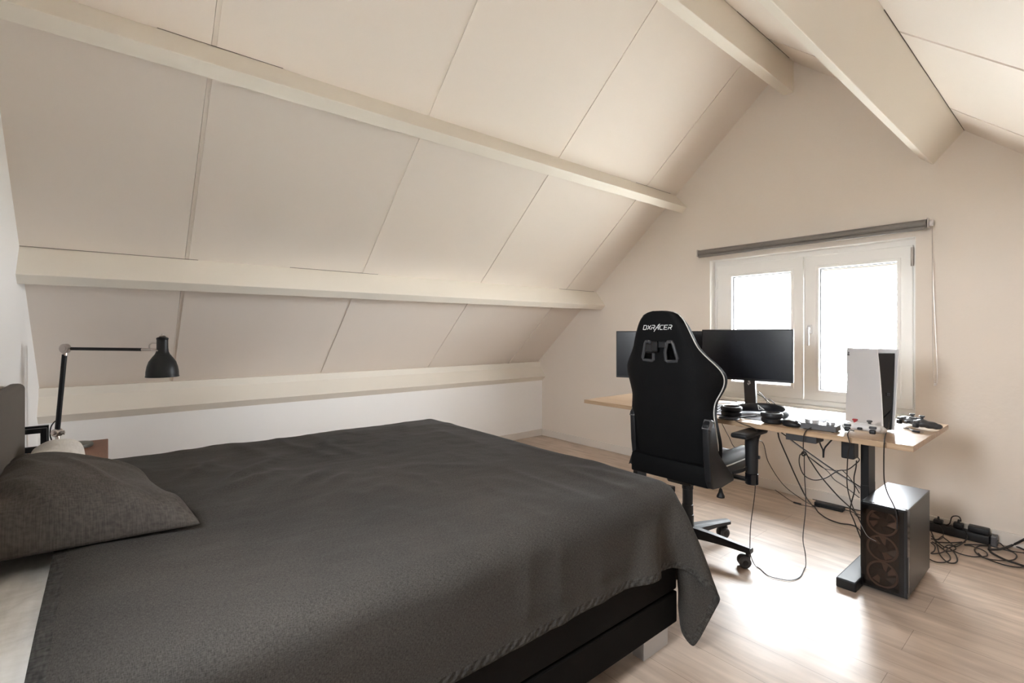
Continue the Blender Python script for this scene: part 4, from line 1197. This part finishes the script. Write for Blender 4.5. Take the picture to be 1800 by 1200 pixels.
# ---------------------------------------------------------------- cables
def cable(label, pts, r=.0028, m=None, sm=8, name='cable', cat='cable', group=None):
    pts = catmull(pts, sm) if sm else [Vector(p) for p in pts]
    for p in pts: p.z = max(p.z, r + .0008)
    return obj(name, tube(B(), pts, r, 8), m or M['cable'], label=label, cat=cat, smooth=True, group=group)
def K(x, y, Y): return at_y(1360 + x / 7.5, 760 + y / 7.5, Y)        # under-desk crop
def Q4(x, y, Y=None, z=None):
    px, py = 1180 + x / 3.75, 740 + y / 3.75
    return at_z(px, py, z) if Y is None else at_y(px, py, Y)
E = DZ - .03
cable('long headset cable looping from the desk to the floor and up past the armrest',
      [at_z(1286, 736, DZ + .004), at_z(1303, 744, DZ + .004), at_y(1331, 758, 2.568), at_y(1332, 790, 2.60), Q4(555, 400, 2.62), Q4(548, 500, 2.60), Q4(525, 670, 2.50), Q4(519, 800, 2.42), Q4(522, 880, 2.36), Q4(560, 960, z=.004),
       Q4(640, 1018, z=.004), Q4(720, 1040, z=.004), Q4(790, 1048, z=.004), Q4(850, 1024, z=.004), Q4(884, 965, z=.004), Q4(884, 880, 2.52), Q4(868, 770, 2.58), Q4(884, 600, 2.62), Q4(886, 500, 2.64), Q4(878, 350, 2.64), Q4(876, 220, 2.64), at_y(1413, 792, 2.64)], .0022)
cable('short cable from the control box over the desk edge to the knot', [at_z(1433, 750, DZ + .012), at_z(1425, 752, DZ + .010), at_y(1417, 757, 2.566), at_y(1413, 766, 2.562), at_y(1412, 785, 2.58), at_y(1413, 796, 2.64)], .0024)
cable('thick black cable hanging from the desk and running along the floor to the tower',
      [K(55, 0, 2.72) , K(60, 20, 2.72), K(80, 100, 2.74), K(180, 330, 2.80), K(300, 600, 2.88), K(420, 840, 2.96), at_z(1360 + 500 / 7.5, 760 + 950 / 7.5, .02), at_z(1360 + 600 / 7.5, 760 + 1060 / 7.5, .005), at_z(1360 + 720 / 7.5, 760 + 1140 / 7.5, .005), at_z(1360 + 870 / 7.5, 760 + 1195 / 7.5, .005), at_z(1508, 928, .005), Vector((-.725, 3.10, .006))], .0036)
cable('taut dark cable running diagonally from under the desk to the right leg', [K(100, 0, 3.1), K(250, 110, 3.1), K(400, 220, 3.08), K(800, 500, 3.05), K(1130, 710, 3.02), K(1250, 800, 3.01)], .0034, sm=3)
cable('taut pale cable running beside the dark diagonal cable', [K(215, 100, 3.115), K(420, 245, 3.10), K(820, 525, 3.07), K(1130, 735, 3.04), K(1250, 825, 3.03)], .0028, M['cablew'], sm=3)
cable('thin cable passing behind the seat and sagging to the adapter on the floor', [at_y(1268, 742, 2.9), at_y(1280, 765, 2.95), at_y(1296, 788, 3.0), Q4(590, 130, 3.1), Q4(640, 270, 3.2), Q4(740, 420, 3.3), Q4(870, 520, 3.45), at_z(1430, 888, .01), at_z(1442, 889, .012)], .0022)
cable('thin cable lying along the wall base with an inline connector', [at_z(1300, 818, .006), at_z(1336, 841, .006), at_z(1367, 864, .006), at_z(1396, 883, .006), at_z(1420, 889, .006), at_z(1441, 891, .012)], .0022)
cable('inline connector barrel on the thin floor cable', [at_z(1395, 882.5, .008), at_z(1408, 886, .008)], .006, name='cable_connector', cat='connector', sm=0)
cable('cable falling from the knot steeply to the floor beside the tower', [K(425, 270, 2.75), K(500, 400, 2.8), K(640, 600, 2.88), K(850, 840, 3.0), K(1000, 980, 3.12), K(1080, 1060, 3.2), at_z(1508, 908, .006), Vector((-.70, 3.35, .006))], .0032)
cable('slack cable loop hanging between the knot and the desk leg', [K(390, 275, 2.66), K(345, 300, 2.68), K(340, 420, 2.72), K(400, 560, 2.76), K(530, 625, 2.80), K(680, 600, 2.83), K(800, 530, 2.85), K(870, 498, 2.86), K(970, 490, 2.87), K(1060, 430, 2.87), K(1130, 355, 2.86), Vector((-.765, 2.80, .60))], .0026)
cable('thin slack cable below the pale diagonal one', [K(450, 310, 3.0), K(600, 420, 3.0), K(720, 520, 3.0), K(800, 620, 3.0), K(950, 720, 3.0), K(1130, 860, 3.0)], .0022)
cable('second thin slack cable close under the pale diagonal one', [K(440, 300, 2.96), K(560, 400, 2.96), K(660, 470, 2.97), K(770, 495, 2.98), K(860, 498, 2.98)], .0018)
cable('short curved cable dropping behind the tower from the slack loop', [K(910, 503, 2.95), K(970, 560, 2.95), K(1040, 650, 2.97), K(1090, 730, 2.98), K(1130, 800, 3.0)], .0022)
cable('charging cable from the white controller over the desk edge to the floor', [at_z(1501, 757, DZ + .03), at_y(1494, 756, 2.60), at_y(1490, 764, 2.560), at_y(1494, 780, 2.555), at_y(1491, 795, 2.58), at_y(1489.5, 815, 2.62), at_y(1489, 850, 2.70), at_y(1493, 872, 2.76), at_y(1500, 893, 2.84), at_y(1509, 910, 2.92), Vector((-.735, 3.02, .10)), Vector((-.70, 3.25, .008))], .0024)
cable('cable from the black box beside the leg curling down behind the tower', [K(1092, 370, 2.80), K(1085, 460, 2.81), K(1058, 600, 2.82), K(1065, 760, 2.83), K(1025, 920, 2.84), K(1008, 1030, 2.86), K(1050, 1140, 2.88), Vector((-.75, 3.02, .05)), Vector((-.70, 3.22, .008))], .0028)
cable('cable from the console over the desk edge down to the tower top', [at_y(1563, 690, 2.93), at_y(1568.5, 704, 2.92), at_y(1567, 718, 2.90), at_y(1562, 745, 2.84), at_z(1557, 762, DZ + .003), at_z(1555, 771, DZ + .003), at_y(1554.5, 777, 2.566), at_y(1554, 785, 2.560), at_y(1553.5, 815, 2.60), at_y(1554.5, 845, 2.68), at_y(1560, 866, 2.694), at_y(1568, 882, 2.700), at_y(1574, 896, 2.704), at_y(1577, 912, 2.704), at_y(1577, 930, 2.707)], .0026)
cable('thin pale wire drooping across the tower glass', [at_y(1510, 915, 2.708), at_y(1518, 931, 2.704), at_y(1526, 943, 2.703), at_y(1540, 951, 2.706)], .0008, M['cablew'])
kt = B(); c_ = at_y(1413, 797, 2.64)
for k in range(3): tube(kt, [c_ + Vector((.010 * math.cos(a + k), .007 * math.sin(a), .010 * math.sin(a + k * 1.3))) for a in [2 * PI * q / 14 for q in range(14)]], .0026, 6, closed=True)
obj('cable_knot', kt, M['cable'], label='small knot tied in the hanging headset cable', cat='cable', smooth=True)
for k, (a, b) in enumerate((((1333, 688), (1360, 703)), ((1331, 692), (1358, 709)), ((1345, 699), (1368, 713)))):
    p, q = at_y(a[0], a[1], 3.16), at_z(b[0], min(b[1] + 6, 716), DZ + .004)
    q.y = min(q.y, 3.29); q.z = DZ + .004
    cable(('upper', 'lower', 'middle')[k] + ' of the three cables leaving the right monitor stand', [p, (p + q) / 2 + Vector((0, 0, .012)), q], .0026)
cable('thin cable curling on the bare desk right of the headset', [at_z(1378, 726, DZ + .003), at_z(1390, 728, DZ + .003), at_z(1392, 722, DZ + .003), at_z(1388, 718, DZ + .003), at_z(1396, 716, DZ + .003), at_z(1409, 717, DZ + .003)], .0016)
cable('long thin cable lying on the desk behind the keyboard', [at_z(1250, 702, DZ + .003), at_z(1275, 703, DZ + .003), at_z(1297, 706, DZ + .003), at_z(1308, 709.5, DZ + .003)], .0025)
cable('second thin cable curving on the desk behind the keyboard', [at_z(1262, 709, DZ + .003), at_z(1285, 708, DZ + .003), at_z(1299, 706, DZ + .006)], .0022)
cable('cable arching behind the headset band', [at_z(1325, 712, DZ + .012), at_z(1345, 713, DZ + .012), at_z(1358, 717, DZ + .010), at_z(1364, 723, DZ + .006)], .0028)
cable('short wire from the control box to the console', [at_z(1463, 742, DZ + .008), at_z(1472, 738, DZ + .004), at_z(1482, 737, DZ + .004)], .0018)
cable('loose cable hanging in front of the table edge below the keyboard', [at_z(1262, 728, DZ + .003), at_z(1278, 731, DZ + .003), at_z(1292, 734, DZ + .003)], .0022)

# adapter brick and power strips at the wall
ad = thing('power_adapter', 'small black power adapter on the floor against the baseboard', 'power adapter', tuple(at_z(1458, 893, 0)), R(2))
obj('brick', bx(-.085, .085, -.03, .03, 0, .030, .006), M['blkpl'], ad)
obj('output_lead', tube(B(), [(.085, 0, .015), (.12, 0, .012), (.20, -.01, .005), (.42, -.02, .005)], .003, 8, sm=4), M['cable'], ad, smooth=True)
def strip(label, p0, p1, n, w, h, lead=True):
    v = (p1 - p0); L_ = v.length; a = math.atan2(v.y, v.x)
    t = thing('power_strip', label, 'power strip', tuple((p0 + p1) / 2), a)
    obj('strip_housing', bx(-L_ / 2, L_ / 2, -w / 2, w / 2, 0, h, .006, 3), M['blkpl'], t, smooth=True, angle=40)
    for k in range(n):
        x = -L_ / 2 + L_ * (k + .5) / n
        obj('socket', cyl(B(), (x, 0, h - .001), (x, 0, h + .0012), .019, seg=20), M['blkgl'], t)
    return t
P0, P1 = Vector((-.93, 3.836, 0)), Vector((-.388, 3.834, 0))
strip('long black power strip lying on the floor against the wall behind the tower', P0, P1, 6, .054, .05)
def plug(x, y, z, label, m=M['blkpl'], h=.04, rz=0):
    t = thing('power_plug', label, 'plug', (x, y, z), rz)
    obj('plug_body', bx(-.022, .022, -.02, .02, 0, h, .006, 3), m, t, smooth=True)
    obj('cord_grip', cyl(B(), (0, 0, h - .002), (0, 0, h + .018), .007, .004, seg=10), m, t, smooth=True)
plug(-.612, 3.838, .0515, 'black plug nearest the tower in the power strip', h=.022)
plug(-.522, 3.838, .0515, 'black plug with an upright cord loop in the middle of the power strip', h=.030)
pt = thing('power_adapter', 'flat black adapter plugged on top of the right end of the power strip', 'power adapter', (-.435, 3.84, .0515), R(1))
obj('brick', bx(-.045, .045, -.027, .027, 0, .032, .006, 3), M['blkpl'], pt, smooth=True)
gx = thing('power_switch', 'grey end block with switch at the right end of the power strip', 'switch', (-.372, 3.834, 0), 0)
obj('block', bx(-.013, .013, -.03, .03, 0, .056, .004), M['gry'], gx); obj('rocker', bx(-.006, .006, -.012, .012, .055, .059, .001), M['blkgl'], gx)
# tangle on the floor, traced one cord at a time
def T9(x, y, z=.006): return at_z(1600 + x / 9, 880 + y / 9, z)
cable('cord arching up from the long power strip in a tall loop', [at_y(1660, 924, 3.835), at_y(1669, 920, 3.83), at_y(1673, 909, 3.83), at_y(1680, 906.5, 3.83), at_y(1687, 909, 3.832), at_y(1689, 916, 3.835), Vector((-.522, 3.838, .100))], .003)
cable('cord looping nearest the tower in two long floor loops', [T9(330, 480), T9(380, 600), T9(430, 720), T9(470, 850), T9(560, 950), T9(640, 985), T9(720, 975), T9(745, 920), T9(700, 820), T9(620, 750), T9(520, 720), T9(420, 640), T9(340, 560)], .0032)
cable('cord curling out from under the tower to the tangle', [T9(250, 880), T9(330, 935), T9(430, 970), T9(550, 970), T9(630, 930), T9(620, 860), T9(540, 780), T9(440, 700), T9(350, 650)], .0030)
cable('cord winding through the left of the tangle', [T9(330, 660, .012), T9(390, 720, .012), T9(380, 790, .012), T9(330, 830, .012), T9(440, 830, .012), T9(540, 800, .012), T9(620, 740, .012), T9(760, 680, .012), T9(870, 650, .012)], .0030)
cable('cord bundle knotted in the middle of the tangle', [T9(330, 600, .016), T9(430, 610, .016), T9(510, 560, .018), T9(540, 590, .02), T9(620, 650, .016), T9(700, 720, .016), T9(780, 700, .014), T9(860, 640, .014), T9(900, 590, .03), at_y(1699, 938, 3.80), at_y(1695, 930, 3.80), at_y(1690, 926, 3.81)], .0030)
cable('cord lying straight below the power strip', [T9(400, 650, .008), T9(540, 660, .008), T9(700, 660, .008), T9(820, 650, .008)], .0032)
cable('cord making a small round loop left of centre in the tangle', [T9(520, 750, .010), T9(600, 700, .010), T9(690, 720, .010), T9(720, 760, .010), T9(650, 790, .010), T9(560, 790, .010), T9(510, 750, .010)], .0028)
cable('cord sweeping from the tangle to the lower right', [T9(640, 770), T9(800, 840), T9(980, 880), T9(1110, 880), T9(1210, 870), T9(1210, 820), T9(1130, 770), T9(1040, 740), T9(960, 710), T9(860, 700)], .0030)
cable('cord making the large oval loop at the right', [T9(860, 690, .01), T9(1000, 690, .01), T9(1180, 700, .01), T9(1300, 720, .01), T9(1480, 770, .01), T9(1620, 810, .01), T9(1685, 870, .01), T9(1640, 930, .01), T9(1480, 945, .01), T9(1300, 930, .01), T9(1140, 890, .01), T9(1040, 820, .01), T9(1020, 760, .01), T9(1090, 715, .01), T9(1240, 710, .01)], .0032)
cable('cord running along the bottom of the tangle out to the right', [T9(1080, 830, .006), T9(1150, 890, .006), T9(1300, 950, .006), T9(1480, 1010, .006), T9(1660, 1045, .006), T9(1800, 1045, .006), T9(1950, 1010, .006)], .0034)
cable('thick cord crossing the floor from the switch block to the lower right', [T9(1250, 700, .012), T9(1260, 790, .008), T9(1340, 850, .008), T9(1500, 930, .008), T9(1650, 980, .008), T9(1800, 1030, .008), T9(1950, 1080, .008)], .0055)
cable('thick cord climbing toward the wall at the right edge', [T9(1240, 770, .016), T9(1400, 765, .014), T9(1520, 735, .014), T9(1640, 690, .016), at_y(1800, 948, 3.80), at_y(1820, 938, 3.86), at_y(1850, 930, 3.868)], .0060)
cable('power lead leaving the switch block along the wall', [Vector((-.36, 3.834, .03)), T9(1400, 640, .008), T9(1560, 690, .008), T9(1700, 730, .008), T9(1820, 780, .008), T9(1950, 820, .008)], .0045)
cable('thin cord leaving the tangle to the right under the thick lead', [T9(1330, 660, .006), T9(1420, 670, .006), T9(1480, 720, .006), T9(1600, 790, .006), T9(1800, 825, .006), T9(1950, 840, .006)], .0028)
cable('thin cord lying over the power strip near the tower', [at_y(1636, 922, 3.82), at_y(1649, 922, 3.815), at_y(1654, 927, 3.80), at_y(1658, 934, 3.79), T9(510, 580, .01), T9(440, 620, .006)], .0020, M['cable'])
cable('thin cord hugging the baseboard left of the tower', [Vector((-1.30, 3.866, .006)), Vector((-1.1, 3.866, .006)), Vector((-.8, 3.862, .006)), Vector((-.62, 3.85, .006)), Vector((-.5, 3.82, .006))], .0028)

# ---------------------------------------------------------------- light
wd = bpy.data.worlds.new('overcast_sky'); bpy.context.scene.world = wd; wd.use_nodes = True
bg = wd.node_tree.nodes['Background']; bg.inputs['Color'].default_value = (.93, .965, 1, 1); bg.inputs['Strength'].default_value = 17
def portal(loc, rot_, sx_, sy_):
    l = bpy.data.lights.new('window_portal', 'AREA'); l.shape = 'RECTANGLE'; l.size = sx_; l.size_y = sy_
    l.cycles.is_portal = True
    o = bpy.data.objects.new('window_portal', l); C.objects.link(o); o.matrix_world = Matrix.Translation(loc) @ rot_
    return o
portal(Vector(((WX0 + WX1) / 2, 4.10, (WZ0 + WZ1) / 2)), Matrix.Rotation(R(-90), 4, 'X'), WX1 - WX0, WZ1 - WZ0)
portal(Vector(((BW[0] + BW[1]) / 2, YB - .14, (BW[2] + BW[3]) / 2)), Matrix.Rotation(R(90), 4, 'X'), BW[1] - BW[0], BW[3] - BW[2])  # sky light through the added rear window
sc = bpy.context.scene
sc.view_settings.view_transform = 'Standard'; sc.view_settings.look = 'None'
sc.view_settings.exposure = 2.3; sc.view_settings.gamma = 1; sc.view_settings.use_curve_mapping = False
sc.cycles.use_denoising = True
sc.cycles.max_bounces = 12; sc.cycles.diffuse_bounces = 8; sc.cycles.glossy_bounces = 4; sc.cycles.transparent_max_bounces = 12
sc.cycles.caustics_reflective = False; sc.cycles.caustics_refractive = False
sc.cycles.sample_clamp_indirect = 12
